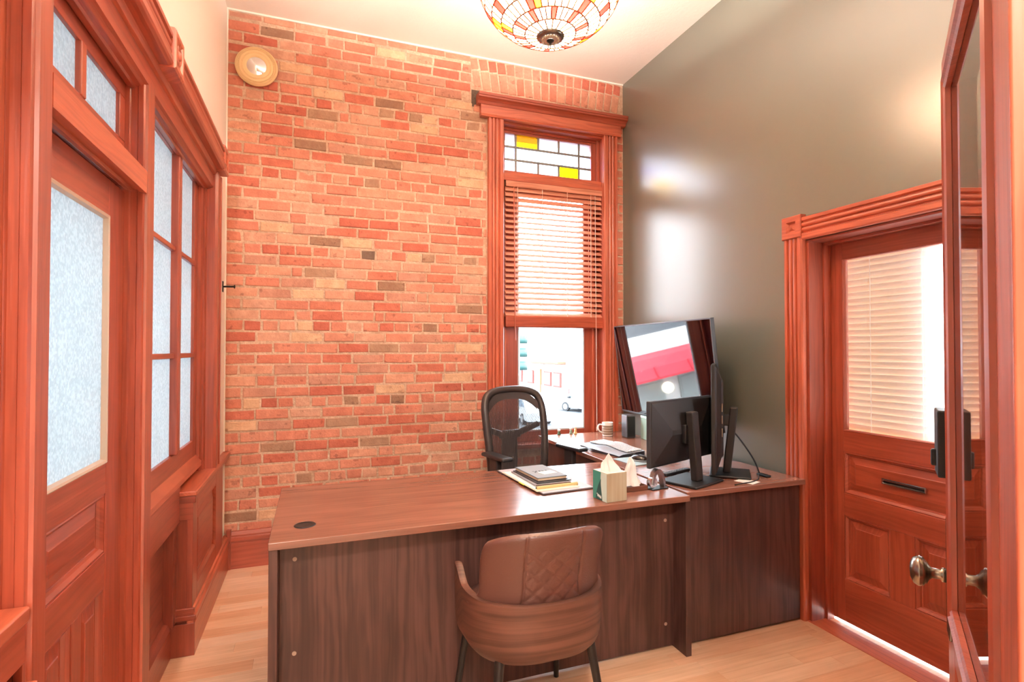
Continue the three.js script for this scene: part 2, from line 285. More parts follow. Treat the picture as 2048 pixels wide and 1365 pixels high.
// ---------- street window ----------
{
  const w = struct('window_1', 'tall street window with moulded wooden casing and stained glass transom', 'window');
  const z = ZB;
  const cl = prism(fluted(0.129, 0.036), 2.66, [1.257, 0.62, z], [1, 0, 0], [0, 0, 1], [0, 1, 0], 1); mesh('casing', cl, M.woodLite, w);
  const cr = prism(fluted(0.131, 0.036), 2.66, [2.413, 0.62, z], [-1, 0, 0], [0, 0, 1], [0, 1, 0], 1); mesh('casing', cr, M.woodLite, w);
  const fr = [[0, 0], [0.045, 0], [0.05, 0.012], [0.045, 0.02], [0.042, 0.095], [0, 0.095]];
  mesh('frieze', prism(fr, 1.245, [1.193, 3.266, z], [0, 0, 1], [0, 1, 0], [1, 0, 0], 0), M.woodLite, w);
  const cp = [[0, 0], [0.046, 0], [0.05, 0.008], [0.056, 0.02], [0.068, 0.032], [0.084, 0.04], [0.084, 0.052], [0.09, 0.055], [0.09, 0.075], [0, 0.075]];
  mesh('crown', prism(cp, 1.318, [1.165, 3.358, z], [0, 0, 1], [0, 1, 0], [1, 0, 0], 0), M.wood, w);
  // jambs, head and stool
  mesh('jamb', box(1.30, 1.388, 0.66, 3.29, z - 0.27, z - 0.001, 0.002, 1), M.wood, w);
  mesh('jamb', box(2.281, 2.37, 0.66, 3.29, z - 0.27, z - 0.001, 0.002, 1), M.wood, w);
  mesh('head', [box(1.386, 2.283, 3.245, 3.30, z - 0.27, z - 0.001, 0.002, 0), box(1.386, 2.283, 3.225, 3.245, z - 0.27, z - 0.055, 0.002, 0)], M.wood, w);
  mesh('stool', box(1.24, 2.43, 0.66, 0.695, z - 0.27, z + 0.03, 0.004, 0), M.wood, w);
  // transom bar
  mesh('transom_bar', [box(1.386, 2.283, 2.815, 2.882, z - 0.13, z - 0.012, 0.006, 0), box(1.386, 2.283, 2.80, 2.84, z - 0.03, z - 0.004, 0.004, 0)], M.woodLite, w);
  // stained glass sash
  const sx0 = 1.43, sx1 = 2.212, sy0 = 2.905, sy1 = 3.205, gz = z - 0.09;
  mesh('transom_sash', [box(1.388, sx0, 2.88, 3.245, gz - 0.02, gz + 0.02), box(sx1, 2.281, 2.88, 3.245, gz - 0.02, gz + 0.02), box(sx0, sx1, 2.88, sy0, gz - 0.02, gz + 0.02), box(sx0, sx1, sy1, 3.245, gz - 0.02, gz + 0.02)], M.wood, w);
  mesh('transom_stop', [box(2.255, 2.281, 2.88, 3.245, gz + 0.02, gz + 0.045), box(1.388, 1.40, 2.88, 3.245, gz + 0.02, gz + 0.045)], M.wood, w);
  const X = (f) => sx0 + f * (sx1 - sx0), c = [0, 0.125, 0.38, 0.62, 0.862, 1], Yr = [sy0, sy0 + 0.094, sy0 + 0.2, sy1];
  const amber = phy({ color: '#ffdf20', transmission: 1, thickness: 0, roughness: 0.25 }), milk = phy({ color: '#eef0f6', transmission: 1, thickness: 0, roughness: 0.45 }), lav = phy({ color: '#d9d8f2', transmission: 1, thickness: 0, roughness: 0.45 });
  const lead = std({ color: '#8f8d88', metalness: 0.6, roughness: 0.5 }), cames = [];
  const pn = (a, b, r, m) => mesh('stained_pane', box(X(a), X(b), Yr[r], Yr[r + 1], gz - 0.0015, gz + 0.0015, 0), m, w);
  [0, 1, 2].forEach((r) => { pn(c[0], c[1], r, r === 1 ? lav : milk); pn(c[4], c[5], r, r === 1 ? lav : milk); });
  pn(c[1], c[2], 2, amber); pn(c[2], c[3], 2, milk); pn(c[3], c[4], 2, milk);
  pn(c[1], c[4], 1, milk);
  pn(c[1], c[2], 0, milk); pn(c[2], c[3], 0, milk); pn(c[3], c[4], 0, amber);
  for (const r of [1, 2]) cames.push(box(sx0, sx1, Yr[r] - 0.0095, Yr[r] + 0.0095, gz - 0.005, gz + 0.005, 0.002));
  for (const f of [c[1], c[4]]) cames.push(box(X(f) - 0.0095, X(f) + 0.0095, sy0, sy1, gz - 0.005, gz + 0.005, 0.002));
  for (const r of [0, 2]) for (const f of [c[2], c[3]]) cames.push(box(X(f) - 0.0095, X(f) + 0.0095, Yr[r], Yr[r + 1], gz - 0.005, gz + 0.005, 0.002));
  mesh('lead_came', cames, lead, w);
  // lower sash
  const bz = z - 0.10;
  mesh('sash_stile', box(1.388, 1.545, 0.695, 2.815, bz - 0.02, bz + 0.02, 0.004, 1), M.wood, w);
  mesh('sash_stile', box(2.147, 2.281, 0.695, 2.815, bz - 0.02, bz + 0.02, 0.004, 1), M.wood, w);
  mesh('sash_stop', [box(2.215, 2.23, 0.695, 2.815, bz + 0.02, bz + 0.045), box(1.42, 1.435, 0.695, 2.815, bz + 0.02, bz + 0.045)], M.woodLite, w);
  mesh('sash_rail', box(1.545, 2.147, 0.695, 0.782, bz - 0.02, bz + 0.02, 0.004, 0), M.wood, w);
  mesh('sash_rail', box(1.545, 2.147, 2.72, 2.815, bz - 0.02, bz + 0.02, 0.004, 0), M.wood, w);
  mesh('glass', box(1.545, 2.147, 0.782, 2.72, bz - 0.0005, bz + 0.0005, 0), M.clear, w);
  mesh('glazing_bead', [box(2.137, 2.149, 0.78, 2.72, bz + 0.002, bz + 0.02), box(1.543, 1.555, 0.78, 2.72, bz + 0.002, bz + 0.02), box(1.545, 2.147, 0.78, 0.794, bz + 0.002, bz + 0.02)], std({ color: '#b9c2c8', roughness: 0.4 }), w);
}
// ---------- wooden blind ----------
{
  const b = thing('window_blind', 'red-brown wooden slatted blind half lowered in the street window', 'blind', [1.8505, 0, ZB - 0.028]);
  const slat = phy({ color: '#de9c84', map: woodT, roughness: 0.4 }), hw = 0.436;  // slats paler than the rail: window flare put into their colour
  mesh('headrail', box(-hw, hw, 2.755, 2.80, -0.03, 0.024, 0.004), slat, b);
  const sg = (() => { const sh = []; for (let i = 0; i <= 6; i++) { const t = -1 + i / 3; sh.push([t * 0.025, 0.0022 * (1 - t * t)]); } for (let i = 6; i >= 0; i--) { const t = -1 + i / 3; sh.push([t * 0.025, 0.0022 * (1 - t * t) + 0.003]); } return prism(sh, hw * 2, [-hw, 0, 0], [0, 0, 1], [0, 1, 0], [1, 0, 0], 0); })();
  const p = 0.0437; let n = 0;
  for (let y = 2.742; y > 1.735; y -= p, n++) { const m = new THREE.Mesh(sg, slat); m.name = 'slat'; m.castShadow = m.receiveShadow = true; m.position.set(0, y, 0); m.rotation.x = n < 3 ? 1.12 - 0.1 * n : 0.70; b.add(m); }
  mesh('bottom_rail', box(-hw - 0.004, hw + 0.004, 1.628, 1.722, -0.026, 0.03, 0.012), phy({ color: '#b0543a', map: woodT, roughness: 0.42 }), b);
  const cord = std({ color: '#e8c9b8', roughness: 0.8 });
  for (const x of [-0.335, -0.12, 0.105, 0.325]) mesh('ladder_cord', [box(x - 0.0025, x + 0.0025, 1.71, 2.76, -0.022, -0.019, 0.001), box(x - 0.0025, x + 0.0025, 1.71, 2.76, 0.019, 0.022, 0.001)], cord, b);
  mesh('tilt_wand', [bar([-0.372, 2.75, 0.032], [-0.365, 1.63, 0.04], 0.004), bar([-0.365, 1.63, 0.04], [-0.362, 1.52, 0.04], 0.005)], M.woodLite, b);
  mesh('pull_cord', [bar([0.36, 2.75, 0.03], [0.372, 0.80, 0.032], 0.0022), bar([0.372, 0.80, 0.032], [0.372, 0.765, 0.032], 0.006, 0.004)], cord, b);
}
// generic joinery in local axes: x along, y up, +z towards the room
const RAISED = [[0, 0.002], [0.006, 0.004], [0.016, -0.004], [0.02, -0.012], [0.024, -0.013], [0.055, -0.005], [0.058, -0.003]];
const STICK = [[-0.012, 0.0], [-0.010, 0.006], [-0.002, 0.007], [0.006, 0.002], [0.012, -0.006], [0.014, -0.016]];
const at = (g, z) => { g.translate(0, 0, z); return g; };
const frostBead = (x0, x1, y0, y1, z) => at(rectLoft(x0, x1, y0, y1, STICK, false), z);
const xf = -0.555, xs = -0.655;
// ---------- plaster of the left wall ----------
{
  const g = [flat(XL - 0.23, XL, 2.44, CH, ZB - 0.3, -0.13), flat(XL - 0.23, XL, 0, 2.44, ZB - 0.3, -3.56), flat(XL - 0.23, XL, 0, 2.44, -0.45, -0.13), flat(-0.80, -0.70, 0, 0.84, -3.56, -2.27), flat(-0.80, -0.70, 0, 0.84, -1.42, -0.45)];
  solo('wall_left', g, M.plaster, 'cream plaster wall above the wooden glazed partition', 'wall', undefined, 'structure');
}
// local frame for everything on the left partition: x_local = -z, z_local = +x
const LW = (name, label, cat, z0) => struct(name, label, cat, [0, 0, z0], Math.PI / 2);
// ---------- partition frame: posts, bar, frieze, cornice ----------
{
  const t = LW('trim_1', 'red-brown wooden partition frame with posts, cornice and rosettes', 'partition frame', 0);
  const post = (a, b, y1) => {
    const step = [[a, xf - 0.15], [a - 0.006, xf - 0.07], [a - 0.006, xf - 0.052], [a - 0.0, xf - 0.048], [a, xf - 0.03], [a - 0.003, xf - 0.027], [a - 0.003, xf - 0.012], [a + 0.004, xf - 0.008], [a + 0.006, xf], [b - 0.006, xf], [b - 0.004, xf - 0.008], [b + 0.003, xf - 0.012], [b + 0.003, xf - 0.027], [b, xf - 0.03], [b, xf - 0.048], [b + 0.006, xf - 0.052], [b + 0.006, xf - 0.07], [b, xf - 0.15]];
    mesh('post', prism(step, y1, [0, 0, 0], [1, 0, 0], [0, 0, 1], [0, 1, 0], 1), M.wood, t);
  };
  post(1.405, 1.475, 2.40); post(2.185, 2.277, 2.40);
  // end pilaster
  mesh('pilaster', [prism([[3.40, -0.70], [3.40, -0.605], [3.412, -0.598], [3.424, -0.605], [3.424, -0.59], [3.455, -0.585], [3.455, -0.545], [3.462, -0.53], [3.485, -0.53], [3.49, -0.536], [3.57, -0.536], [3.575, -0.53], [3.595, -0.53], [3.602, -0.538], [3.602, -0.70]], 1.70, [0, 0.775, 0], [1, 0, 0], [0, 0, 1], [0, 1, 0], 1)], M.wood, t);
  // transom bar with moulded underside
  const barP = [[-0.14, 2.005], [-0.095, 2.005], [-0.09, 2.015], [-0.075, 2.012], [-0.06, 2.0], [-0.045, 1.998], [-0.04, 2.006], [-0.025, 2.004], [-0.02, 1.996], [0, 1.994], [0, 2.072], [-0.012, 2.075], [-0.14, 2.085]].map(([b, y]) => [b + xf, y]);
  mesh('transom_bar', prism(barP, 0.712, [1.474, 0, 0], [0, 0, 1], [0, 1, 0], [1, 0, 0], 0), M.woodLite, t);
  // head mouldings over the openings, frieze and cornice
  const headP = [[-0.15, 2.39], [-0.1, 2.385], [-0.095, 2.375], [-0.07, 2.372], [-0.06, 2.36], [-0.04, 2.357], [-0.036, 2.366], [-0.02, 2.368], [-0.01, 2.376], [0, 2.38], [0, 2.48], [-0.15, 2.48]].map(([b, y]) => [b + xf, y]);
  mesh('frieze', prism(headP, 3.15, [0.45, 0, 0], [0, 0, 1], [0, 1, 0], [1, 0, 0], 0), M.wood, t);
  mesh('bed_moulding', prism([[0, 2.452], [0.012, 2.455], [0.016, 2.468], [0.02, 2.478], [0, 2.478]].map(([b, y]) => [b + xf, y]), 3.1, [0.45, 0, 0], [0, 0, 1], [0, 1, 0], [1, 0, 0], 0), M.woodLite, t);
  const corn = [[-0.60, 2.478], [-0.505, 2.478], [-0.495, 2.484], [-0.49, 2.492], [-0.49, 2.512], [-0.502, 2.516], [-0.496, 2.524], [-0.494, 2.534], [-0.498, 2.544], [-0.503, 2.547], [-0.497, 2.555], [-0.495, 2.565], [-0.499, 2.574], [-0.504, 2.577], [-0.492, 2.582], [-0.492, 2.598], [-0.51, 2.606], [-0.60, 2.606]];
  mesh('cornice', prism(corn, 3.02, [0.45, 0, 0], [0, 0, 1], [0, 1, 0], [1, 0, 0], 0), M.wood, t);
  const ros = (x, z) => {
    const g = [at(rectLoft(x - 0.066, x + 0.066, 2.474, 2.622, [[0, -0.10], [0, -0.006], [0.006, 0], [0.022, 0], [0.03, -0.008], [0.04, -0.008]], true), z)];
    const l = lathe([[0, 0.008], [0.012, 0.007], [0.018, 0], [0.024, -0.002], [0.03, 0.004], [0.036, 0]], 24); l.rotateX(Math.PI / 2); l.translate(x, 2.548, z - 0.004); g.push(l);
    mesh('rosette', g, M.woodLite, t);
  };
  ros(1.40, -0.482); ros(2.30, -0.482); ros(3.49, -0.49);
}
// ---------- glazed office door in the partition ----------
const doorMould = (x0, x1, y0, y1) => [at(rectLoft(x0, x1, y0, y1, STICK, false), 0)];
function panelAt(x0, x1, y0, y1, z = -0.006) { return at(rectLoft(x0, x1, y0, y1, RAISED, true), z); }
{
  const d = struct('door_1', 'red-brown wooden door with tall pebbled glass pane in left partition', 'door', [-0.62, 0.012, -1.482], Math.PI / 2);
  const W = 0.697, H = 1.98, T = -0.04, a = 0.138, b = 0.556;
  mesh('stile', box(0, a, 0, H, T, 0, 0.002, 1), M.wood, d); mesh('stile', box(b, W, 0, H, T, 0, 0.002, 1), M.wood, d);
  for (const [p, q] of [[1.863, H], [0.985, 1.082], [0.69, 0.80], [0, 0.21]]) mesh('rail', box(a, b, p, q, T, 0, 0.002, 0), M.wood, d);
  mesh('muntin', box(0.315, 0.379, 0.21, 0.69, T, 0, 0.002, 1), M.wood, d);
  for (const [p, q, y0, y1] of [[a, b, 0.80, 0.985], [a, 0.315, 0.21, 0.69], [0.379, b, 0.21, 0.69]]) mesh('panel', panelAt(p, q, y0, y1), M.wood, d);
  mesh('glass', pane(a, b, 1.082, 1.863, -0.012), M.frost, d);
  mesh('glazing_bead', at(rectLoft(a, b, 1.082, 1.863, [[-0.003, 0.001], [0.001, 0.004], [0.008, 0.002], [0.012, -0.012]], false), 0), std({ color: '#c9b7a4', roughness: 0.4 }), d);
}
// ---------- transom light above that door ----------
{
  const d = struct('window_3', 'two-pane pebbled glass transom light above the partition door', 'window', [-0.62, 0, -1.482], Math.PI / 2);
  for (const b of [[0, 0.697, 2.078, 2.163], [0, 0.697, 2.312, 2.385], [0, 0.10, 2.163, 2.312], [0.645, 0.697, 2.163, 2.312]]) mesh('sash_member', box(...b, -0.04, 0, 0.003), M.wood, d);
  mesh('muntin', box(0.322, 0.358, 2.16, 2.315, -0.03, 0.004, 0.004), M.woodLite, d);
  mesh('glass', pane(0.10, 0.322, 2.16, 2.315, -0.012), M.frost, d); mesh('glass', pane(0.358, 0.645, 2.16, 2.315, -0.012), M.frost, d);
}
// ---------- six-pane partition window ----------
{
  const d = struct('window_2', 'six-pane pebbled glass window in the left wooden partition', 'window', [-0.62, 0, -2.284], Math.PI / 2);
  mesh('sash_stile', box(0, 0.15, 0.86, 2.385, -0.04, 0, 0.003, 1), M.wood, d); mesh('sash_stile', box(1.04, 1.115, 0.86, 2.385, -0.04, 0, 0.003, 1), M.wood, d);
  mesh('sash_rail', box(0.15, 1.04, 0.87, 0.957, -0.04, 0, 0.003, 0), M.wood, d); mesh('sash_rail', box(0.15, 1.04, 2.365, 2.43, -0.04, 0, 0.003, 0), M.wood, d);
  mesh('mullion', box(0.598, 0.648, 0.957, 2.37, -0.04, 0.02, 0.008, 1), M.wood, d);
  for (const y of [1.42, 1.92]) mesh('muntin', [box(0.15, 0.60, y - 0.012, y + 0.012, -0.03, 0.004, 0.005, 0), box(0.646, 1.04, y - 0.012, y + 0.012, -0.03, 0.004, 0.005, 0)], M.wood, d);
  for (const [a, b] of [[0.15, 0.60], [0.646, 1.04]]) for (const [y0, y1] of [[0.957, 1.408], [1.432, 1.908], [1.932, 2.368]]) mesh('glass', pane(a, b, y0, y1, -0.015), M.frost, d);
  const sill = [[-0.05, 0.80], [0.02, 0.80], [0.025, 0.806], [0.025, 0.83], [0.02, 0.838], [-0.002, 0.872], [-0.05, 0.872]];
  mesh('sill', prism(sill, 1.13, [0.0, 0, 0], [0, 0, 1], [0, 1, 0], [1, 0, 0], 0), M.woodLite, d);
}
// ---------- wainscot under the six-pane window ----------
{
  const d = struct('trim_2', 'dark wooden wainscot panel under the six-pane partition window', 'wainscot', [-0.60, 0, -2.28], Math.PI / 2);
  mesh('apron', box(0, 0.67, 0.63, 0.80, -0.06, 0, 0.003, 0), M.wood, d);
  mesh('panel', at(rectLoft(0.0, 0.66, 0.16, 0.64, [[0, 0], [0.02, -0.012], [0.028, -0.03], [0.06, -0.034]], true), -0.02), M.woodDark, d);
  mesh('stile', box(0.60, 0.67, 0.16, 0.63, -0.06, -0.012, 0.003, 1), M.woodDark, d);
  mesh('base', box(0, 0.67, 0, 0.17, -0.08, -0.03, 0.004, 0), M.wood, d);
}
// ---------- boxed-in ledge (wainscot box with a cap) ----------
function ledge(name, label, z0, len, end) {   // z0 = near end, runs to -z; origin at local x = 0
  const d = struct(name, label, 'wainscot box', [-0.545, 0, z0], Math.PI / 2);
  const D = -0.13, a = 0, b = len;
  mesh('cap', box(a - 0.016, b + 0.016, 0.752, 0.776, D, 0.017, 0.006, 0), M.woodLite, d);
  mesh('bed_moulding', prism([[0, 0.722], [0.006, 0.726], [0.012, 0.74], [0.012, 0.752], [-0.01, 0.752], [-0.01, 0.722]], b - a + 0.012, [a - 0.006, 0, 0], [0, 0, 1], [0, 1, 0], [1, 0, 0], 0), M.wood, d);
  mesh('body', box(a, b - 0.19, 0.02, 0.752, D, -0.022, 0.002, 1), M.woodDark, d);
  const w = b - 0.19;
  for (const s of [[a, a + 0.10, 0.19, 0.75], [w - 0.24, w, 0.19, 0.75]]) mesh('stile', box(...s, -0.03, 0, 0.003, 1), M.wood, d);
  mesh('rail', box(a + 0.10, w - 0.24, 0.66, 0.75, -0.03, 0, 0.003, 0), M.wood, d); mesh('rail', box(a + 0.10, w - 0.24, 0.19, 0.30, -0.03, 0, 0.003, 0), M.wood, d);
  mesh('panel', panelAt(a + 0.10, w - 0.24, 0.30, 0.66, -0.004), M.wood, d);
  const bp = [[-0.02, 0], [0.012, 0], [0.012, 0.15], [0.006, 0.156], [0.006, 0.165], [0.018, 0.17], [0.018, 0.19], [0.01, 0.2], [0.008, 0.215], [0, 0.222], [-0.02, 0.222]];
  mesh('base_moulding', prism(bp, b - a + 0.02, [a - 0.012, 0, 0], [0, 0, 1], [0, 1, 0], [1, 0, 0], 0), M.woodLite, d);
  // end face
  const E = (g) => { g.rotateY(end > 0 ? -Math.PI / 2 : Math.PI / 2); g.translate(end > 0 ? a : b, 0, 0); return g; };
  const e = end > 0 ? [[0, -D]] : [[0, 0]];
  mesh('end_panel', [box(a - 0.001, a + 0.006, 0.2, 0.75, D, -0.002, 0.002, 1), box(a - 0.0145, a, 0.0, 0.153, D, 0.0128, 0.003), box(a - 0.02, a, 0.168, 0.192, D, 0.0187, 0.005), box(a - 0.0145, a, 0.19, 0.224, D, 0.011, 0.004), box(a - 0.0085, a, 0.22, 0.752, -0.024, 0.0008, 0.002, 1), box(a - 0.0085, a, 0.22, 0.752, D, D + 0.024, 0.002, 1), box(a - 0.0095, a, 0.64, 0.722, D, 0.0015, 0.002), box(a - 0.0125, a, 0.72, 0.7525, D, 0.0125, 0.003)], M.woodDark, d);
  return d;
}
ledge('trim_3', 'boxed wooden ledge with moulded cap against the brick corner', -2.942, 1.056, 1);
{ // near ledge, only a corner of its cap shows at the bottom left
  const d = struct('trim_5', 'corner of a wooden ledge cap at the lower left edge', 'wainscot box', [-0.545, 0, -0.45], Math.PI / 2);
  mesh('cap', box(0, 0.925, 0.752, 0.776, -0.13, 0.017, 0.006, 0), M.woodLite, d); mesh('body', box(0, 0.91, 0.0, 0.752, -0.13, 0, 0.003, 0), M.wood, d);
}
// ---------- near sidelight at the left edge ----------
{
  const d = struct('window_4', 'sidelight window at the far left edge beside the partition door', 'window', [-0.62, 0, -0.45], Math.PI / 2);
  mesh('sash_stile', box(0.84, 0.95, 0.92, 2.39, -0.04, 0.012, 0.003, 1), M.woodLite, d); mesh('sash_stile', box(0, 0.09, 0.92, 2.39, -0.04, 0.012, 0.003, 1), M.wood, d);
  mesh('sash_rail', box(0.09, 0.84, 0.92, 1.0, -0.04, 0, 0.003, 0), M.wood, d); mesh('sash_rail', box(0.09, 0.84, 2.33, 2.42, -0.04, 0, 0.003, 0), M.wood, d);
  mesh('glass', pane(0.09, 0.84, 1.0, 2.33, -0.015), M.frost, d);
  mesh('sill', box(0, 0.953, 0.885, 0.918, -0.05, 0.066, 0.006, 0), M.woodLite, d);
  mesh('apron', box(0, 0.953, 0.80, 0.885, -0.05, 0.058, 0.004, 0), M.wood, d);
}
// ---------- coat hook by the brick corner ----------
{
  const h = thing('coat_hook', 'small black metal hook sticking out beside the brick corner', 'hook', [XL, 1.858, -3.90]);
  mesh('plate', box(0, 0.006, -0.035, 0.035, -0.012, 0.012, 0.002), M.darkMetal, h);
  mesh('peg', [bar([0, 0, 0], [0.068, 0.002, 0], 0.006), sphere(0.009, 0.07, 0.002, 0, 0.6, 1.4, 1)], M.darkMetal, h);
}
// ---------- panelled door in the right wall ----------
{
  const t = struct('trim_6', 'orange-brown fluted casing with rosette corner block round the right door', 'door frame', [XR, 0, -2.175], -Math.PI / 2);
  // local x runs towards the viewer, z out of the wall
  mesh('casing', prism(fluted(0.118, 0.032), 2.07, [-0.112, 0, 0], [1, 0, 0], [0, 0, 1], [0, 1, 0], 1), M.woodLite, t);
  mesh('casing', prism(fluted(0.118, 0.032), 2.07, [0.985, 0, 0], [-1, 0, 0], [0, 0, 1], [0, 1, 0], 1), M.woodLite, t);
  mesh('head_casing', prism(fluted(0.122, 0.032), 0.86, [0.006, 2.165, 0], [0, -1, 0], [0, 0, 1], [1, 0, 0], 0), M.woodLite, t);
  for (const x of [-0.12, 0.865]) mesh('rosette', rectLoft(x, x + 0.126, 2.058, 2.182, [[0, 0], [0, 0.036], [0.004, 0.04], [0.032, 0.04], [0.042, 0.028], [0.046, 0.028], [0.058, 0.036]], true), M.woodLite, t);
  mesh('jamb', [box(0, 0.022, 0, 2.04, -0.2, 0, 0.002, 1), box(0.843, 0.865, 0, 2.04, -0.2, 0, 0.002, 1), box(0.022, 0.843, 2.03, 2.05, -0.2, 0, 0.002, 0)], M.woodDark, t);
  mesh('door_stop', [box(0.02, 0.034, 0, 2.03, -0.148, -0.10, 0.003, 1), box(0.02, 0.843, 2.016, 2.032, -0.148, -0.10, 0.003, 0)], M.wood, t);
  mesh('threshold', box(0, 0.865, -0.006, 0.003, -0.11, 0.012, 0.002, 0), M.woodLite, t);
}
{
  const d = struct('door_2', 'red-brown panelled door with textured glass and mail slot in right wall', 'door', [2.634, 0.014, -2.205], -Math.PI / 2);
  const W = 0.85, H = 2.012, T = -0.044, a = 0.128, b = 0.722;
  mesh('stile', box(0, a, 0, H, T, 0, 0.002, 1), M.wood, d); mesh('stile', box(b, W, 0, H, T, 0, 0.002, 1), M.wood, d);
  for (const [y0, y1] of [[1.918, H], [0.895, 1.006], [0.56, 0.675], [0, 0.222]]) mesh('rail', box(a, b, y0, y1, T, 0, 0.002, 0), M.wood, d);
  mesh('muntin', box(0.368, 0.482, 0.222, 0.56, T, 0, 0.002, 1), M.wood, d);
  for (const [x0, x1, y0, y1] of [[a, b, 0.675, 0.895], [a, 0.368, 0.222, 0.56], [0.482, b, 0.222, 0.56]]) mesh('panel', panelAt(x0, x1, y0, y1), M.wood, d);
  const gl = phy({ color: '#f1f1ee', transmission: 1, thickness: 0, roughness: 0.4, roughnessMap: hammerR, bumpMap: hammerB, bumpScale: 0.0015, specularIntensity: 0.5 });
  mesh('glass', pane(a, b, 1.006, 1.918, -0.02), gl, d);
  mesh('glazing_bead', at(rectLoft(a, b, 1.006, 1.918, [[-0.002, 0.0005], [0.002, 0.002], [0.006, -0.002], [0.008, -0.018]], false), 0), M.woodDark, d);
  const ms = mesh('mail_slot', [at(rectLoft(0.335, 0.535, 0.776, 0.798, [[-0.003, 0], [-0.002, 0.005], [0.002, 0.006], [0.005, 0.001]], false), 0.0)], M.chrome, d);
  mesh('flap', box(0.339, 0.531, 0.780, 0.790, -0.004, 0.0025, 0.002), M.darkMetal, ms);
}
// ---------- split-reed blind behind the right door's glass ----------
{
  const b = thing('reed_blind', 'beige horizontal slat blind seen through the right door glass', 'blind', [2.72, 0, -2.09], -Math.PI / 2);
  const sl = phy({ color: '#cfae90', transmission: 0.2, thickness: 0, roughness: 1 }), g = fin(new THREE.BoxGeometry(0.485, 0.048, 0.0015), 0);
  mesh('headrail', box(-0.045, 0.44, 1.95, 1.985, -0.02, 0.02, 0.003), sl, b);
  for (let y = 1.935; y > 0.98; y -= 0.0335) { const m = new THREE.Mesh(g, sl); m.name = 'slat'; m.castShadow = m.receiveShadow = true; m.position.set(0.197, y, 0); m.rotation.x = 0.45; b.add(m); }
  const cord = std({ color: '#ded2c0', roughness: 0.8 });
  for (const x of [0.115, 0.37]) mesh('ladder_cord', box(x - 0.002, x + 0.002, 0.98, 1.955, 0.016, 0.018, 0.0005), cord, b);
}
// ---------- open glazed door nearest the viewer ----------
{
  const d = struct('door_3', 'open wooden door with full glass pane and metal knob nearest the viewer', 'door', [1.19, 0.012, -0.715], Math.atan2(-0.575, -0.818));
  const W = 0.70, H = 2.02, T = -0.042, a = 0.115, b = 0.585, y0 = 0.955, y1 = 1.93;
  mesh('stile', box(0, a, 0, H, T, 0, 0.003, 1), M.wood, d); mesh('stile', box(b, W, 0, H, T, 0, 0.003, 1), M.woodLite, d);  // hinge stile in lighter wood: its pale sheen put into the colour
  for (const [p, q] of [[y1, H], [0.86, y0], [0, 0.2]]) mesh('rail', box(a, b, p, q, T, 0, 0.003, 0), M.wood, d);
  mesh('panel', panelAt(a, b, 0.2, 0.86), M.wood, d);
  mesh('glass', box(a, b, y0, y1, -0.0055, -0.0045, 0), phy({ color: '#e8e6e2', transmission: 1, thickness: 0, roughness: 0.01, ior: 1.52 }), d);
  mesh('glazing_moulding', at(rectLoft(a, b, y0, y1, [[-0.022, 0], [-0.02, 0.006], [-0.012, 0.009], [-0.006, 0.004], [-0.002, 0.004], [0.004, 0.007], [0.010, 0.004], [0.012, -0.004]], false), 0), M.wood, d);
  // knob on a long plate
  const k = mesh('knob_plate', box(0.03, 0.085, 0.89, 1.11, 0, 0.005, 0.004, 1), M.bronze, d);
  const kn = lathe([[0, 0.074], [0.012, 0.073], [0.022, 0.067], [0.026, 0.058], [0.026, 0.054], [0.024, 0.05], [0.0245, 0.047], [0.02, 0.043], [0.0195, 0.04], [0.013, 0.036], [0.009, 0.03], [0.0085, 0.014], [0.012, 0.012], [0.012, 0.004], [0, 0.003]], 32); kn.scale(1.1, 0.8, 1.1); kn.rotateX(Math.PI / 2); kn.translate(0.058, 1.004, 0.004);
  mesh('knob', kn, M.bronze, d);
  const bolt = mesh('deadbolt_box', box(0.025, 0.098, 1.197, 1.323, 0, 0.020, 0.003), M.black, d);
  mesh('thumb_turn', box(0.05, 0.062, 1.213, 1.245, 0.018, 0.028, 0.003), M.black, bolt);
}
// ---------- unseen porch that dims daylight behind the partition glass, and the street outside ----------
{
  const white = std({ color: '#d8dadb', roughness: 0.9 });
  const g = [flat(-3.2, -0.8, -0.1, 0, -4.3, 1.2), flat(-3.3, -0.8, 2.75, 2.9, -4.3, 1.2), flat(-3.3, -3.2, -0.1, 1.42, -4.3, 1.2), flat(-3.3, -3.2, 1.8, 2.8, -4.3, 1.2), flat(-3.3, -0.8, -0.1, 2.9, 1.2, 1.3), flat(-3.3, -0.8, -0.1, 2.9, -4.4, -4.3)];
  for (const z of [-3.2, -1.9, -0.6, 0.7]) g.push(flat(-3.3, -3.2, 1.42, 1.8, z - 0.15, z + 0.15));
  solo('unseen_porch', g, white, 'unseen pale porch shell dimming the sky behind the pebbled partition glass', 'porch', undefined, 'structure');
}
const GY = -3.4;
{
  const asphalt = std({ color: '#3d4045', bumpMap: brickB, bumpScale: 0.004, roughness: 0.95 }), conc = std({ color: '#6d6b67', roughness: 0.95 });
  solo('street', flat(-60, 120, GY - 0.3, GY, -140, -5.5), asphalt, 'grey asphalt street below the window', 'street', undefined, 'structure');
  solo('sidewalk', [box(20.9, 23.4, GY, GY + 0.14, -120, -12, 0.03)], conc, 'pale concrete sidewalk in front of the white shop', 'sidewalk', undefined, 'structure');
  solo('lane_marking', [flat(15.72, 15.88, GY + 0.002, GY + 0.012, -75, -9)], std({ color: '#f3efe2', roughness: 0.8 }), 'pale painted line running along the street', 'road marking', undefined, 'structure');
}
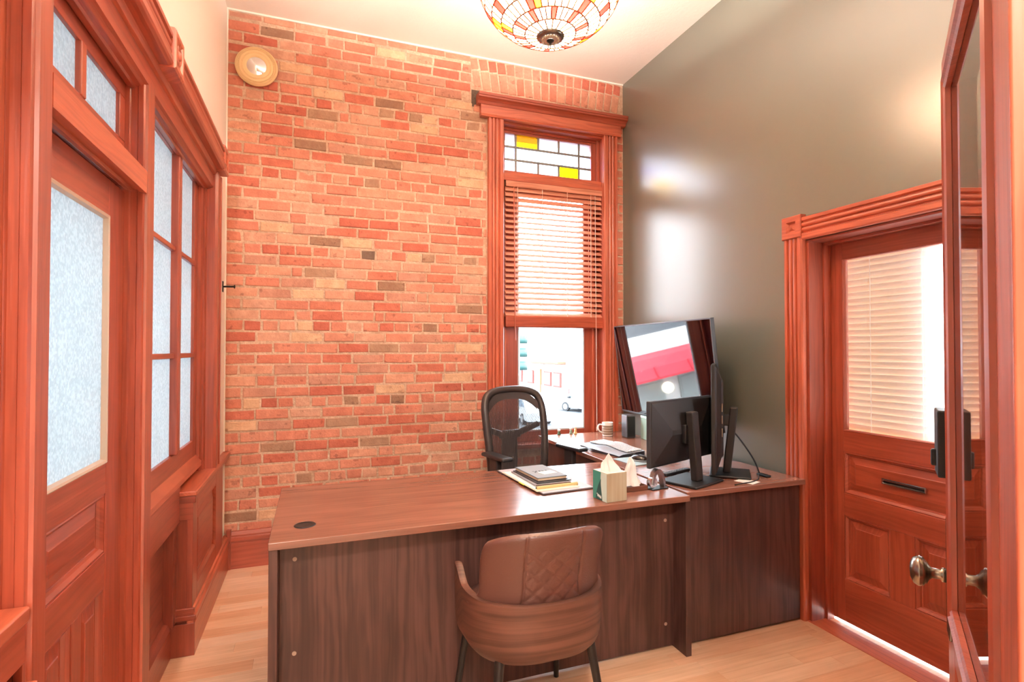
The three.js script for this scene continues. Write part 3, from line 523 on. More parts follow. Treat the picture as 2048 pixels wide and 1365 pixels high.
// exterior of this house below and beside, so the room stands on something
solo('house_base', [flat(-3.3, 3.1, GY, -0.09, -4.28, 3.3), ], std({ color: '#b98a72', roughness: 0.9 }), 'lower storey of the brick house under the office', 'house', undefined, 'structure');
solo('unseen_landing', flat(2.70, 4.6, -0.6, -0.012, -3.9, 0.5), std({ color: '#e6e6e4', roughness: 0.9 }), 'unseen pale concrete landing brightening the gap under the right door', 'landing', undefined, 'structure');  // out of view, kept pale so the gap under the door looks bright
// white shop across the street
{
  const b = thing('shop_building', 'white shop building with pink base across the street', 'building', [23.4, GY, 0]);
  const wh = std({ color: '#d5d1cd', roughness: 0.9 }), pink = std({ color: '#8f5a58', roughness: 0.9 }), red = std({ color: '#a03a32', roughness: 0.8 }), gl = std({ color: '#8a4a50', roughness: 0.3 });
  mesh('wall', flat(0, 14, 0, 9, -75, -47.5), wh, b);
  mesh('base_course', [flat(-0.12, 0, 0, 1.0, -75, -47.5)], pink, b);
  mesh('cornice', box(-0.35, 0, 8.5, 9, -75, -47.4, 0.05), wh, b);
  mesh('gutter', box(-0.9, 0, 3.35, 3.62, -70, -48.3, 0.05), std({ color: '#8a4a38', roughness: 0.8 }), b);
  for (const z of [-50.2, -52.6, -57.5, -61]) { const w = mesh('shop_window', box(-0.16, -0.02, 1.0, 2.5, z - 0.9, z + 0.9, 0.02), red, b); mesh('pane', box(-0.19, -0.15, 1.12, 2.38, z - 0.78, z + 0.78, 0.01), gl, w); }
  mesh('door', box(-0.2, 0, 0.05, 2.7, -55.6, -54.4, 0.02), std({ color: '#a35c3c', roughness: 0.6 }), b);
  mesh('downpipe', bar([-0.15, 0, -53.6], [-0.15, 3.4, -53.6], 0.08), std({ color: '#b9b2aa', roughness: 0.6 }), b);
}
{ // low grey annex to the right of the shop
  const b = thing('grey_annex', 'low grey wall building right of the white shop', 'building', [23.6, GY, 0]);
  mesh('wall', flat(0, 10, 0, 3.0, -47.4, -38), std({ color: '#85878a', roughness: 0.9 }), b); mesh('parapet', box(-0.15, 10, 3.0, 3.25, -47.4, -38, 0.03), std({ color: '#d9dadb', roughness: 0.9 }), b);
}
function suv(name, label, x, z, ry, col) {
  const c = thing(name, label, 'car', [x, GY, z], ry, 'cars on the street');
  const paint = phy({ color: col, roughness: 0.3, clearcoat: 0.8 }), glass = std({ color: '#5d6f7d', roughness: 0.1 }), rub = std({ color: '#26272a', roughness: 0.8 });
  const side = [[-2.25, 0.35], [2.2, 0.35], [2.3, 0.6], [2.25, 0.95], [1.25, 1.08], [0.75, 1.6], [-1.5, 1.68], [-2.15, 1.1], [-2.3, 0.8]];
  const sh = new THREE.Shape(side.map((p) => new THREE.Vector2(...p))); const g = new THREE.ExtrudeGeometry(sh, { depth: 1.66, bevelEnabled: true, bevelSize: 0.08, bevelThickness: 0.08, bevelSegments: 2 }); g.translate(0, 0, -0.83);
  mesh('body', fin(g, 0), paint, c);
  for (const s of [-1, 1]) { mesh('side_window', prism([[1.1, 1.12], [0.7, 1.52], [-0.3, 1.56], [-0.3, 1.12]], 0.02, [0, 0, s * 0.915 - 0.01], [1, 0, 0], [0, 1, 0], [0, 0, 1]), glass, c); mesh('side_window', prism([[-0.4, 1.12], [-0.4, 1.56], [-1.4, 1.56], [-1.8, 1.14]], 0.02, [0, 0, s * 0.915 - 0.01], [1, 0, 0], [0, 1, 0], [0, 0, 1]), glass, c); mesh('mirror', box(0.85, 1.05, 1.05, 1.2, s > 0 ? 0.9 : -1.12, s > 0 ? 1.12 : -0.9, 0.03), rub, c); }
  mesh('windscreen', prism([[0, 0], [0.02, 0.02], [-0.46, 0.5], [-0.48, 0.48]], 1.5, [1.3, 1.12, -0.75], [1, 0, 0], [0, 1, 0], [0, 0, 1]), glass, c);
  for (const [wx, s] of [[1.4, 1], [1.4, -1], [-1.4, 1], [-1.4, -1]]) { const w = new THREE.CylinderGeometry(0.36, 0.36, 0.24, 24); w.rotateX(Math.PI / 2); w.translate(wx, 0.36, s * 0.83); const wm = mesh('wheel', fin(w, 0), rub, c); const h = new THREE.CylinderGeometry(0.22, 0.22, 0.26, 20); h.rotateX(Math.PI / 2); h.translate(wx, 0.36, s * 0.83); mesh('hubcap', fin(h, 0), M.steel, wm); }
  return c;
}
suv('suv', 'white car driving on the street at the right of the window', 19.9, -37.4, 1.95, '#aeb2b8');
suv('suv', 'pale car on the street seen through the chair mesh', 13.6, -33.8, 1.5, '#a3abb0');
{ // traffic signal hung over the street
  const s = thing('traffic_signal', 'dark green traffic signal with three hooded lamps outside the window', 'traffic signal', [6.2, 0, -16.2], -0.1);
  const gr = std({ color: '#1f4442', roughness: 0.5 });
  mesh('housing', box(-0.24, -0.04, 0.62, 2.02, -0.16, 0.16, 0.03), std({ color: '#e9e6da', roughness: 0.6 }), s);
  for (const y of [1.79, 1.36, 0.93]) { const g = new THREE.CylinderGeometry(0.15, 0.15, 0.27, 20, 1, true); g.rotateZ(Math.PI / 2); g.translate(0.1, y, 0); const v = mesh('visor', fin(g, 0), gr, s); const l = sphere(0.14, -0.02, y, 0, 0.4, 1, 1); mesh('lens', l, gr, v); }
  for (const x of [-3, 14]) mesh('pole', bar([x, GY, 0], [x, 2.6, 0], 0.12, 0.09), std({ color: '#8d8f90', roughness: 0.5 }), s);
  mesh('span_wire', bar([-3, 2.12, 0], [14, 2.02, 0], 0.012), std({ color: '#7d7f80', roughness: 0.6 }), s);
}
{ // red awning store on the other side, mirrored in the television
  const b = thing('awning_store', 'store with a long red awning and globe lamps, mirrored in the television', 'building', [0, GY, -17.5]);
  mesh('wall', flat(-26, 1.0, 0, 3.1, -6, 0), std({ color: '#d9d6d2', roughness: 0.9 }), b);
  const red = std({ color: '#e23a48', roughness: 0.7 });
  mesh('awning', prism([[0, 2.3], [1.0, 2.15], [1.0, 2.22], [0.8, 2.55], [0.45, 2.85], [0, 2.98]], 26.5, [-25.8, 0, 0], [0, 0, 1], [0, 1, 0], [1, 0, 0], 0), red, b);
  for (let x = -25; x < 1; x += 1.3) mesh('awning_rib', bar([x, 2.23, 1.01], [x, 2.57, 0.81], 0.03), std({ color: '#c02a38', roughness: 0.7 }), b);
  for (let x = -23; x < 0; x += 2.3) mesh('globe_lamp', sphere(0.2, x, 1.75, 0.7), std({ color: '#fffbe8', emissive: '#fff3d0', emissiveIntensity: 9 }), b);
  for (let x = -24; x < 0; x += 3.2) { const f = mesh('shop_window', box(x, x + 2.6, 0.1, 2.0, 0, 0.06, 0.02), std({ color: '#9aa3a0', roughness: 0.3 }), b); mesh('pane', box(x + 0.08, x + 2.52, 0.2, 1.9, 0.05, 0.08, 0.01), std({ color: '#a3a9a6', roughness: 0.2 }), f); }
}
// ---------- pendant bowl lamp ----------
{
  const cx = 0.99, cz = -2.2, L = thing('pendant_lamp', 'stained glass bowl lamp with red flowers hanging from the ceiling', 'lamp', [cx, 0, cz]);
  const gm = (c, r = 1) => phy({ color: c, transmission: 1, thickness: 0, roughness: r });
  const cream = gm('#f0e2bd'), white = gm('#f2ece0'), yellow = gm('#d9a808'), red = gm('#9c0c08'), pink = gm('#c06a58'), pale = gm('#ebe3d0');
  const prof = [[0.06, 2.868], [0.115, 2.878], [0.17, 2.898], [0.222, 2.930], [0.265, 2.968], [0.297, 3.012], [0.318, 3.06], [0.326, 3.10]], N = 40;
  const lead = std({ color: '#a0643c', metalness: 0.5, roughness: 0.5 }), leads = [];
  for (let k = 0; k + 1 < prof.length; k++) {
    const n = k === 0 ? 20 : N, g = surf((u, v) => { const r = prof[k][0] + (prof[k + 1][0] - prof[k][0]) * v, y = prof[k][1] + (prof[k + 1][1] - prof[k][1]) * v, a = u * 2 * Math.PI / n; return [r * Math.cos(a), y, -r * Math.sin(a)]; }, 3, 1);
    for (let i = 0; i < n; i++) {
      let m = [white, cream, pale][Math.floor(rnd() * 3)];
      if (k > 0) { const q = (i + (k % 2)) % 8; if (q === 0) m = k % 3 === 0 ? yellow : red; else if (q === 1 && k > 1) m = rnd() < 0.5 ? yellow : pink; else if (q === 4 && k % 2) m = red; else if (rnd() < 0.06) m = pink; }
      const p = new THREE.Mesh(g, m); p.name = 'glass_piece'; p.rotation.y = (i + (k % 2) * 0.5) * 2 * Math.PI / n; p.castShadow = p.receiveShadow = true; L.add(p);
      const a0 = (i + (k % 2) * 0.5) * 2 * Math.PI / n; leads.push(bar([prof[k][0] * Math.cos(a0), prof[k][1], -prof[k][0] * Math.sin(a0)], [prof[k + 1][0] * Math.cos(a0), prof[k + 1][1], -prof[k + 1][0] * Math.sin(a0)], 0.0034, 0.0034, 6));
    }
  }
  for (const [r, y] of prof) { const t = new THREE.TorusGeometry(r, 0.0034, 6, 64); t.rotateX(Math.PI / 2); t.translate(0, y, 0); leads.push(fin(t, 0)); }
  mesh('leading', leads, lead, L);
  mesh('rim', (() => { const t = new THREE.TorusGeometry(0.327, 0.006, 8, 64); t.rotateX(Math.PI / 2); t.translate(0, 3.103, 0); return fin(t, 0); })(), lead, L);
  mesh('collar', lathe([[0.028, 2.872], [0.05, 2.876], [0.062, 2.872], [0.064, 2.866], [0.058, 2.858], [0.044, 2.853], [0.036, 2.857]], 40), M.bronze, L);
  const beads = []; for (let i = 0; i < 18; i++) beads.push(sphere(0.006, 0.036 * Math.cos(i * Math.PI / 9), 2.852, 0.036 * Math.sin(i * Math.PI / 9), 1, 1, 1, 8));
  mesh('bead_ring', [...beads, lathe([[0, 2.848], [0.03, 2.85], [0.034, 2.856]], 30)], std({ color: '#c9b69a', metalness: 0.6, roughness: 0.35 }), L);
  mesh('finial', lathe([[0, 2.812], [0.003, 2.814], [0.004, 2.824], [0.0025, 2.83], [0.006, 2.834], [0.004, 2.838], [0.016, 2.846], [0.018, 2.85], [0, 2.853]], 20), M.darkMetal, L);
  mesh('stem', [bar([0, 2.85, 0], [0, CH, 0], 0.008), lathe([[0, CH - 0.05], [0.03, CH - 0.045], [0.065, CH - 0.01], [0.068, CH], [0, CH]], 32)], M.bronze, L);
  for (let i = 0; i < 3; i++) mesh('arm', bar([0, 3.30, 0], [0.325 * Math.cos(i * 2.094), 3.103, 0.325 * Math.sin(i * 2.094)], 0.004), M.bronze, L);
  for (let i = 0; i < 3; i++) {
    const a = i * 2.094 + 1, x = 0.07 * Math.cos(a), z = 0.07 * Math.sin(a);
    mesh('bulb', sphere(0.03, x, 3.02, z, 1, 1.2, 1), std({ color: '#fff4e0', emissive: '#ffe2b8', emissiveIntensity: 6 }), L);
    mesh('socket', bar([x, 3.05, z], [x * 0.3, 3.12, z * 0.3], 0.014), M.bronze, L);
    const p = new THREE.PointLight(new THREE.Color(1, 0.92, 0.84), LAMP, 0, 2); p.position.set(x, 3.02, z); p.castShadow = true; p.shadow.radius = 1.5; L.add(p);
  }
}
// ---------- unseen hallway ceiling lamp, placed to light the room from behind the viewer ----------
{
  const L = thing('unseen_hall_lamp', 'unseen white hallway ceiling lamp behind the viewer, placed to light the room', 'lamp', [-0.45, 0, 1.4]);
  mesh('base', lathe([[0, CH], [0.2, CH], [0.2, CH - 0.03], [0, CH - 0.03]], 32), M.white, L);
  mesh('shade', sphere(0.17, 0, CH - 0.06, 0, 1, 0.45, 1), std({ color: '#fff4e4', emissive: '#ffe9cc', emissiveIntensity: 2 }), L);
  const p = new THREE.PointLight(new THREE.Color(1, 0.93, 0.85), UNSEEN_HALL, 0, 2); p.position.set(0, CH - 0.2, 0); p.castShadow = true; p.shadow.radius = 7; L.add(p);
}
// ---------- round woven mirror on the brick ----------
{
  const m = thing('round_mirror', 'round cream woven frame with small mirror high on the brick wall', 'mirror', [-0.386, 3.366, ZB + 0.004]);
  const ring = lathe([[0.06, 0.03], [0.064, 0.036], [0.075, 0.038], [0.08, 0.035], [0.10, 0.036], [0.118, 0.032], [0.128, 0.03], [0.133, 0.022], [0.132, 0.012], [0.12, 0.004], [0, 0.004]], 64); ring.rotateX(Math.PI / 2);
  const tor = [0.069, 0.073, 0.086, 0.092, 0.106, 0.112, 0.122].map((r) => { const t = new THREE.TorusGeometry(r, 0.0025, 5, 64); t.translate(0, 0, 0.0355); return fin(t, 0); });
  mesh('frame', [ring, ...tor], std({ color: '#e9c795', roughness: 0.7 }), m);
  const g = lathe([[0, 0.044], [0.034, 0.04], [0.062, 0.031]], 40); g.rotateX(Math.PI / 2);
  mesh('mirror_glass', g, std({ color: '#e6e6e6', metalness: 1, roughness: 0.02 }), m);
}
// ---------- desk ----------
const DT = 0.76;
{
  const d = thing('desk', 'long dark walnut office desk with grommet in the middle', 'desk', [0, 0, 0]);
  mesh('desktop', box(-0.156, 1.664, DT - 0.028, DT, -2.915, -2.098, 0.003, 0), M.walnutTop, d);
  mesh('side_panel', box(-0.154, -0.124, 0.0, DT - 0.028, -2.89, -2.105, 0.002, 1), M.walnut, d);
  mesh('side_panel', box(1.648, 1.678, 0.0, DT - 0.0285, -2.89, -2.112, 0.002, 1), M.walnut, d);
  mesh('modesty_panel', box(-0.124, 1.648, 0.012, DT - 0.028, -2.225, -2.207, 0.002, 1), M.walnut, d);
  const gr = mesh('grommet', lathe([[0, 0.0012], [0.028, 0.0012], [0.031, 0.0035], [0.038, 0.0035], [0.041, 0.0005]], 32), M.black, d); gr.position.set(-0.036, DT, -2.268);
  const capM = std({ color: '#a58a78', roughness: 0.4 });
  for (const [x, y] of [[-0.07, 0.655], [-0.07, 0.30], [1.60, 0.62], [1.60, 0.12]]) { const c = new THREE.CylinderGeometry(0.008, 0.008, 0.003, 16); c.rotateX(Math.PI / 2); c.translate(x, y, -2.2055); mesh('cam_cover', fin(c, 0), capM, d); }
}
{
  const d = thing('desk_return', 'dark walnut return desk along the olive wall holding the screens', 'desk', [0, 0, 0]);
  mesh('desktop', [box(1.685, 2.45, DT - 0.028, DT - 0.0002, -3.985, -2.152, 0.003, 0)], M.walnutTop, d);
  mesh('front_panel', box(1.69, 2.446, 0.012, DT - 0.028, -2.212, -2.19, 0.002, 1), M.walnut, d);
  mesh('side_panel', box(1.70, 1.72, 0.0, DT - 0.028, -3.95, -2.95, 0.002, 1), M.walnut, d);
}
// ---------- upholstered guest chair ----------
{
  const c = thing('guest_chair', 'brown quilted leather tub chair with wood shell in front of the desk', 'chair', [0.785, 0, -1.955], 0.0);
  // local: +x right, -z forward (towards the desk), +z the chair's back
  const shellM = phy({ color: '#6e493b', map: walnutT, roughness: 0.5 }), leather = phy({ color: '#5f3a30', bumpMap: leatherB, bumpScale: 0.0006, roughness: 0.42, clearcoat: 0.15, clearcoatRoughness: 0.4 }), leg = std({ color: '#191716', roughness: 0.4 });
  const plan = (t, r = 1) => {   // t -1..1 round the back from left arm tip to right arm tip
    const s = Math.abs(t), sg = Math.sign(t); let x, z;
    if (s < 0.6) { const a = s / 0.6 * Math.PI / 2; x = 0.268 * Math.pow(Math.sin(a), 0.85); z = 0.268 * Math.pow(Math.max(0, Math.cos(a)), 0.85); } else { x = 0.268 + 0.004 * (s - 0.6); z = -(s - 0.6) / 0.4 * 0.11; }
    return [sg * x * r, z * r];
  };
  const topY = (t) => { const s = Math.abs(t); return s < 0.55 ? 0.575 - 0.012 * s : 0.568 + 0.05 * sstep(0.6, 1, s); }, botY = (t) => 0.368 - 0.03 * Math.abs(t);
  const prof = (v) => { const e = 1 - v; return 1 - 0.10 * Math.pow(e, 9) - 0.015 * e; };
  const outer = (u, v) => { const t = -1 + 2 * u, y = botY(t) + (topY(t) - botY(t)) * v, [x, z] = plan(t, prof(v)); return [x, y, z]; };
  const inner = (u, v) => { const t = -1 + 2 * u, y = botY(t) + (topY(t) - botY(t)) * v, [x, z] = plan(t, prof(v) * 0.905); return [x, y, z]; };
  const A = surf(outer, 72, 14), Bg = surf((u, v) => inner(1 - u, v), 72, 14), rimT = surf((u, v) => { const a = outer(u, 1), b = inner(u, 1); return a.map((q, i) => q + (b[i] - q) * v + (i === 1 ? 0.004 * Math.sin(v * Math.PI) : 0)); }, 72, 3);
  const ends = [0, 1].map((e) => surf((u, v) => { const a = outer(e, v), b = inner(e, v); return a.map((q, i) => q + (b[i] - q) * (e ? 1 - u : u)); }, 1, 8));
  const under = surf((u, v) => { const a = outer(u, 0); return [a[0] * (1 - v), a[1] - 0.006 * Math.sin(v * 3), a[2] * (1 - v) - 0.02 * v]; }, 72, 3);
  mesh('inner_lining', Bg, leather, c);
  mesh('shell', [A, rimT, ...ends, under].map((g) => { const q = prep(g), p = q.attributes.position, w = q.attributes.uv; for (let i = 0; i < p.count; i++) { const t = w.getX(i); w.setXY(i, t * 1.1, p.getY(i) * 1.0 + 0.16 * Math.pow((t - 0.5) * 2, 2)); } return q; }), shellM, c);
  mesh('seat_cushion', (() => { const g = surf((u, v) => { const a = u * Math.PI * 2, r = Math.min(1, v * 1.15), rx = 0.235 * r, k = 0.475 - (v > 0.87 ? (v - 0.87) * 0.5 : 0) - 0.012 * r * r; return [rx * Math.sign(Math.cos(a)) * Math.pow(Math.abs(Math.cos(a)), 0.7), k, -0.03 + 0.23 * r * Math.sign(Math.sin(a)) * Math.pow(Math.abs(Math.sin(a)), 0.7)]; }, 48, 12); return flipAll(g); })(), leather, c);
  // backrest: curved pad with quilted middle, flat flanks, seams
  const bt = 0.56, bx = (t) => { const a = t * 1.02; return [0.262 * Math.sin(a * 1.02) , 0.235 * Math.cos(a * 1.0) - 0.0]; };
  const hgt = (t) => 0.822 - 0.055 * Math.pow(Math.abs(t), 3) - 0.02 * sstep(0.9, 1, Math.abs(t));
  const quilt = (t, y) => { if (Math.abs(t) > 0.36 || y > 0.765) return 0; const k = 15, a = (t * 0.27 + y) * k, b = (t * 0.27 - y) * k, f = (q) => Math.min(1, Math.abs(q - Math.round(q)) * 5); return -0.0032 * (1 - Math.min(f(a), f(b))); };
  const seam = (t) => -0.005 * Math.exp(-Math.pow((Math.abs(t) - 0.36) / 0.014, 2));
  const bk = (u, v, side) => {
    const t = -1 + 2 * u, wv = 0.99 + 0.05 * v + 0.28 * Math.pow(Math.max(0, 1 - v / 0.3), 2.2), [x, z] = bx(t * wv * (1 - 0.0 * v)), yb = 0.535 + (Math.abs(t) > 0.85 ? 0 : 0), y = yb + (hgt(t) - yb) * v, lean = 0.055 * v * v;
    const edge = Math.pow(Math.max(0, 1 - Math.pow(Math.abs(t), 14)), 0.5) * Math.pow(Math.max(0, 1 - Math.pow(v, 16)), 0.5), th = 0.028 * edge + (quilt(t, y) + seam(t)) * edge, n = [Math.sin(t * 1.02), Math.cos(t * 1.02)];
    return [x + side * n[0] * th, y, z + lean - 0.03 + side * n[1] * th];
  };
  mesh('backrest', [surf((u, v) => bk(u, v, 1), 150, 60), surf((u, v) => bk(1 - u, v, -1), 150, 60)], leather, c);
  for (const [x0, z0, x1, z1] of [[-0.19, -0.15, -0.235, -0.235], [0.19, -0.15, 0.225, -0.235], [-0.17, 0.16, -0.225, 0.225], [0.17, 0.16, 0.225, 0.225]]) mesh('leg', bar([x0, 0.42, z0], [x1, 0, z1], 0.019, 0.011, 14), leg, c);
}
// ---------- mesh office chair ----------
{
  const c = thing('office_chair', 'black office chair with mesh backrest behind the desk', 'chair', [1.315, 0, -3.20], 0.22);
  // local +z = the way the chair faces (towards the desk and viewer)
  const frameM = std({ color: '#352c2a', roughness: 0.4 }), pad = std({ color: '#26262a', roughness: 0.35 }), fab = std({ color: '#3a3435', roughness: 0.9 });
  const zb = -0.24, oy = 0.60;
  const out = (s) => [[-0.205, 0], [-0.222, 0.2], [-0.23, 0.38], [-0.226, 0.47], [-0.20, 0.535], [-0.13, 0.567], [0, 0.577], [0.13, 0.567], [0.20, 0.535], [0.226, 0.47], [0.23, 0.38], [0.222, 0.2], [0.205, 0]].map(([x, y]) => [x, oy + y, zb + 0.05 * Math.cos(y * 3.2) - 0.09 * y * y + 0.03 * Math.pow(x / 0.23, 2)]);
  const fr = tube(out(), 0.025, 80, 12); mesh('back_frame', fr, frameM, c);
  mesh('top_rail', (() => { const g = surf((u, v) => { const x = -0.2 + 0.4 * u, y = 0.567 - 0.08 * Math.pow(Math.abs(x) / 0.2, 3) - 0.055 * v, q = zb + 0.05 * Math.cos(y * 3.2) - 0.09 * y * y + 0.03 * Math.pow(x / 0.23, 2); return [x, oy + y, q + 0.008]; }, 24, 3); return [g, surf((u, v) => { const x = 0.2 - 0.4 * u, y = 0.567 - 0.08 * Math.pow(Math.abs(x) / 0.2, 3) - 0.055 * v, q = zb + 0.05 * Math.cos(y * 3.2) - 0.09 * y * y + 0.03 * Math.pow(x / 0.23, 2); return [x, oy + y, q - 0.012]; }, 24, 3)]; })(), frameM, c);
  const strips = [];
  for (let i = 0; i <= 66; i++) { const x = -0.203 + 0.406 * i / 66, n = 8, P = []; for (let j = 0; j <= n; j++) { const y = 0.02 + (0.54 - 0.1 * Math.pow(Math.abs(x) / 0.21, 4)) * j / n; P.push([x, oy + y, zb + 0.05 * Math.cos(y * 3.2) - 0.09 * y * y + 0.03 * Math.pow(x / 0.23, 2) + 0.006]); } strips.push(tube(P, 0.0021, 10, 5)); }
  const ms = mesh('mesh_back', strips, fab, c); ms.userData.kind = 'stuff';
  mesh('y_brace', [bar([-0.215, oy + 0.33, zb - 0.01], [-0.07, oy + 0.275, zb - 0.035], 0.02, 0.022), bar([0.215, oy + 0.33, zb - 0.01], [0.07, oy + 0.275, zb - 0.035], 0.02, 0.022), box(-0.085, 0.085, oy + 0.245, oy + 0.30, zb - 0.055, zb - 0.02, 0.012), box(-0.06, 0.06, oy - 0.2, oy + 0.26, zb - 0.06, zb - 0.025, 0.012, 1)], frameM, c);
  mesh('seat', box(-0.25, 0.25, 0.45, 0.53, zb, 0.26, 0.035), fab, c);
  for (const s of [-1, 1]) {
    mesh('armrest', [box(s * 0.29 - 0.04, s * 0.29 + 0.04, 0.785, 0.81, -0.10, 0.16, 0.012)], pad, c);
    mesh('arm_post', box(s * 0.29 - 0.02, s * 0.29 + 0.02, 0.47, 0.79, -0.03, 0.06, 0.01, 1), frameM, c);
    mesh('arm_bracket', box(Math.min(s * 0.2, s * 0.31), Math.max(s * 0.2, s * 0.31), 0.45, 0.48, -0.03, 0.06, 0.006), frameM, c);
  }
  mesh('gas_lift', bar([0, 0.1, 0], [0, 0.46, 0], 0.03), pad, c);
  for (let i = 0; i < 5; i++) { const a = i * 1.2566, x = Math.cos(a), z = Math.sin(a); const l = mesh('base_leg', bar([0, 0.12, 0], [0.3 * x, 0.085, 0.3 * z], 0.025, 0.016), pad, c); mesh('castor', [sphere(0.03, 0.3 * x, 0.03, 0.3 * z, 0.7, 1, 1), bar([0.3 * x, 0.04, 0.3 * z], [0.3 * x, 0.09, 0.3 * z], 0.008)], pad, l); }
}
// ---------- things on the desk ----------
const top = DT;
{ // leather portfolio at the bottom of the stack
  const o = thing('portfolio', 'large dark leather portfolio lying open under the stack of papers', 'portfolio', [1.135, top, -2.628], 0.09);
  mesh('cover', box(-0.148, 0.148, 0.0005, 0.007, -0.275, 0.275, 0.003), std({ color: '#4a3a3c', roughness: 0.5 }), o);
  mesh('lining', box(-0.142, 0.142, 0.007, 0.0085, -0.268, 0.268, 0.0005), std({ color: '#b9b6bd', roughness: 0.7 }), o);
}
{
  const o = thing('manila_folder', 'cream manila folder with papers and a yellow tab on the portfolio', 'folder', [1.10, top + 0.0088, -2.60], 0.06);
  mesh('cover', box(-0.118, 0.118, 0, 0.004, -0.218, 0.218, 0.001), std({ color: '#eadcc6', roughness: 0.8 }), o);
  mesh('papers', [box(-0.113, 0.10, 0.004, 0.007, -0.205, 0.19, 0.0008)], M.paper, o);
  mesh('tab', box(-0.124, -0.116, 0.001, 0.003, 0.02, 0.08, 0.0005), std({ color: '#e9df3a', roughness: 0.6 }), o);
}
{
  const o = thing('grey_notebook', 'grey spiral notebook under the black book', 'notebook', [1.11, top + 0.016, -2.605], 0.03);
  mesh('cover', box(-0.098, 0.098, 0, 0.009, -0.165, 0.155, 0.002), std({ color: '#8f9096', roughness: 0.6 }), o);
  mesh('page_block', box(-0.094, 0.1, 0.002, 0.007, -0.161, 0.157, 0.001), std({ color: '#5d4636', roughness: 0.8 }), o);
}
{
  const o = thing('notebook', 'thin charcoal notebook directly under the black titled book', 'notebook', [1.115, top + 0.0252, -2.61], 0.05);
  mesh('cover', box(-0.094, 0.1, 0, 0.006, -0.15, 0.152, 0.002), std({ color: '#2c2d33', roughness: 0.5 }), o);
}
{
  const o = thing('black_book', 'black book with block letters upside down on top of the stack', 'book', [1.118, top + 0.0315, -2.622], 0.07);
  mesh('page_block', box(-0.082, 0.079, 0.002, 0.014, -0.132, 0.139, 0.001), std({ color: '#d8bfa2', roughness: 0.8 }), o);
  const cv = document.createElement('canvas'); cv.width = 340; cv.height = 560; const x = cv.getContext('2d');
  x.fillStyle = '#83898f'; x.fillRect(0, 0, 340, 560); x.fillStyle = '#0c0d10'; x.font = 'bold 104px sans-serif'; x.textAlign = 'center'; x.translate(170, 280); x.rotate(Math.PI); x.fillText('TUX', 0, 20);
  const ct = new THREE.CanvasTexture(cv); ct.colorSpace = THREE.SRGBColorSpace;
  mesh('back_cover', box(-0.085, 0.085, 0, 0.0022, -0.138, 0.142, 0.0006), std({ color: '#22242a', roughness: 0.4 }), o);
  mesh('cover', box(-0.085, 0.085, 0.014, 0.0166, -0.138, 0.142, 0.0008), std({ color: '#3a3e45', roughness: 0.6 }), o);
  const g = new THREE.PlaneGeometry(0.164, 0.272); g.rotateX(-Math.PI / 2); g.translate(0, 0.0169, 0.002);
  mesh('cover_print', g, std({ map: ct, roughness: 0.75 }), o);
}
{ const o = solo('sticky_note', box(-0.042, 0.042, 0, 0.0006, -0.03, 0.03, 0.0002), M.paper, 'white paper slip lying on the black book', 'note'); o.position.set(1.14, top + 0.0487, -2.578); o.rotation.y = 0.25; }
{
  const o = thing('pencil_tube', 'yellow rolled tube lying in front of the books', 'tube', [1.122, top + 0.0175, -2.418], 0.07);
  const g = lathe([[0, -0.115], [0.008, -0.115], [0.0085, -0.11], [0.0085, 0.11], [0.008, 0.115], [0, 0.115]], 20); g.rotateZ(Math.PI / 2); mesh('barrel', g, std({ color: '#c6ae72', roughness: 0.5 }), o);
  const h = lathe([[0, 0], [0.005, 0], [0.005, 0.002], [0, 0.002]], 12); h.rotateZ(Math.PI / 2); h.translate(-0.115, 0, 0); mesh('bore', h, M.darkMetal, o);
}
function tissueGeo(w, h, s, lean = 0) {   // a pulled-up, folded sheet
  const f = (u, v) => { const a = u * Math.PI * 2, k = 1 - v, r = w * Math.pow(k, 0.5) * (1 + (0.16 + 0.2 * k) * Math.sin(a * 4 + s + v) + 0.13 * Math.sin(a * 9 + s * 2 + v * 2)), y = h * v * (1 - 0.12 * Math.sin(a * 2 + s)); return [Math.cos(a) * r + lean * v, y, Math.sin(a) * r * 0.62 + 0.006 * Math.sin(v * 7 + s)]; };
  return surf(f, 60, 16);
}
const tissueM = phy({ color: '#f4efe8', transmission: 0.25, thickness: 0, roughness: 1, side: THREE.DoubleSide });
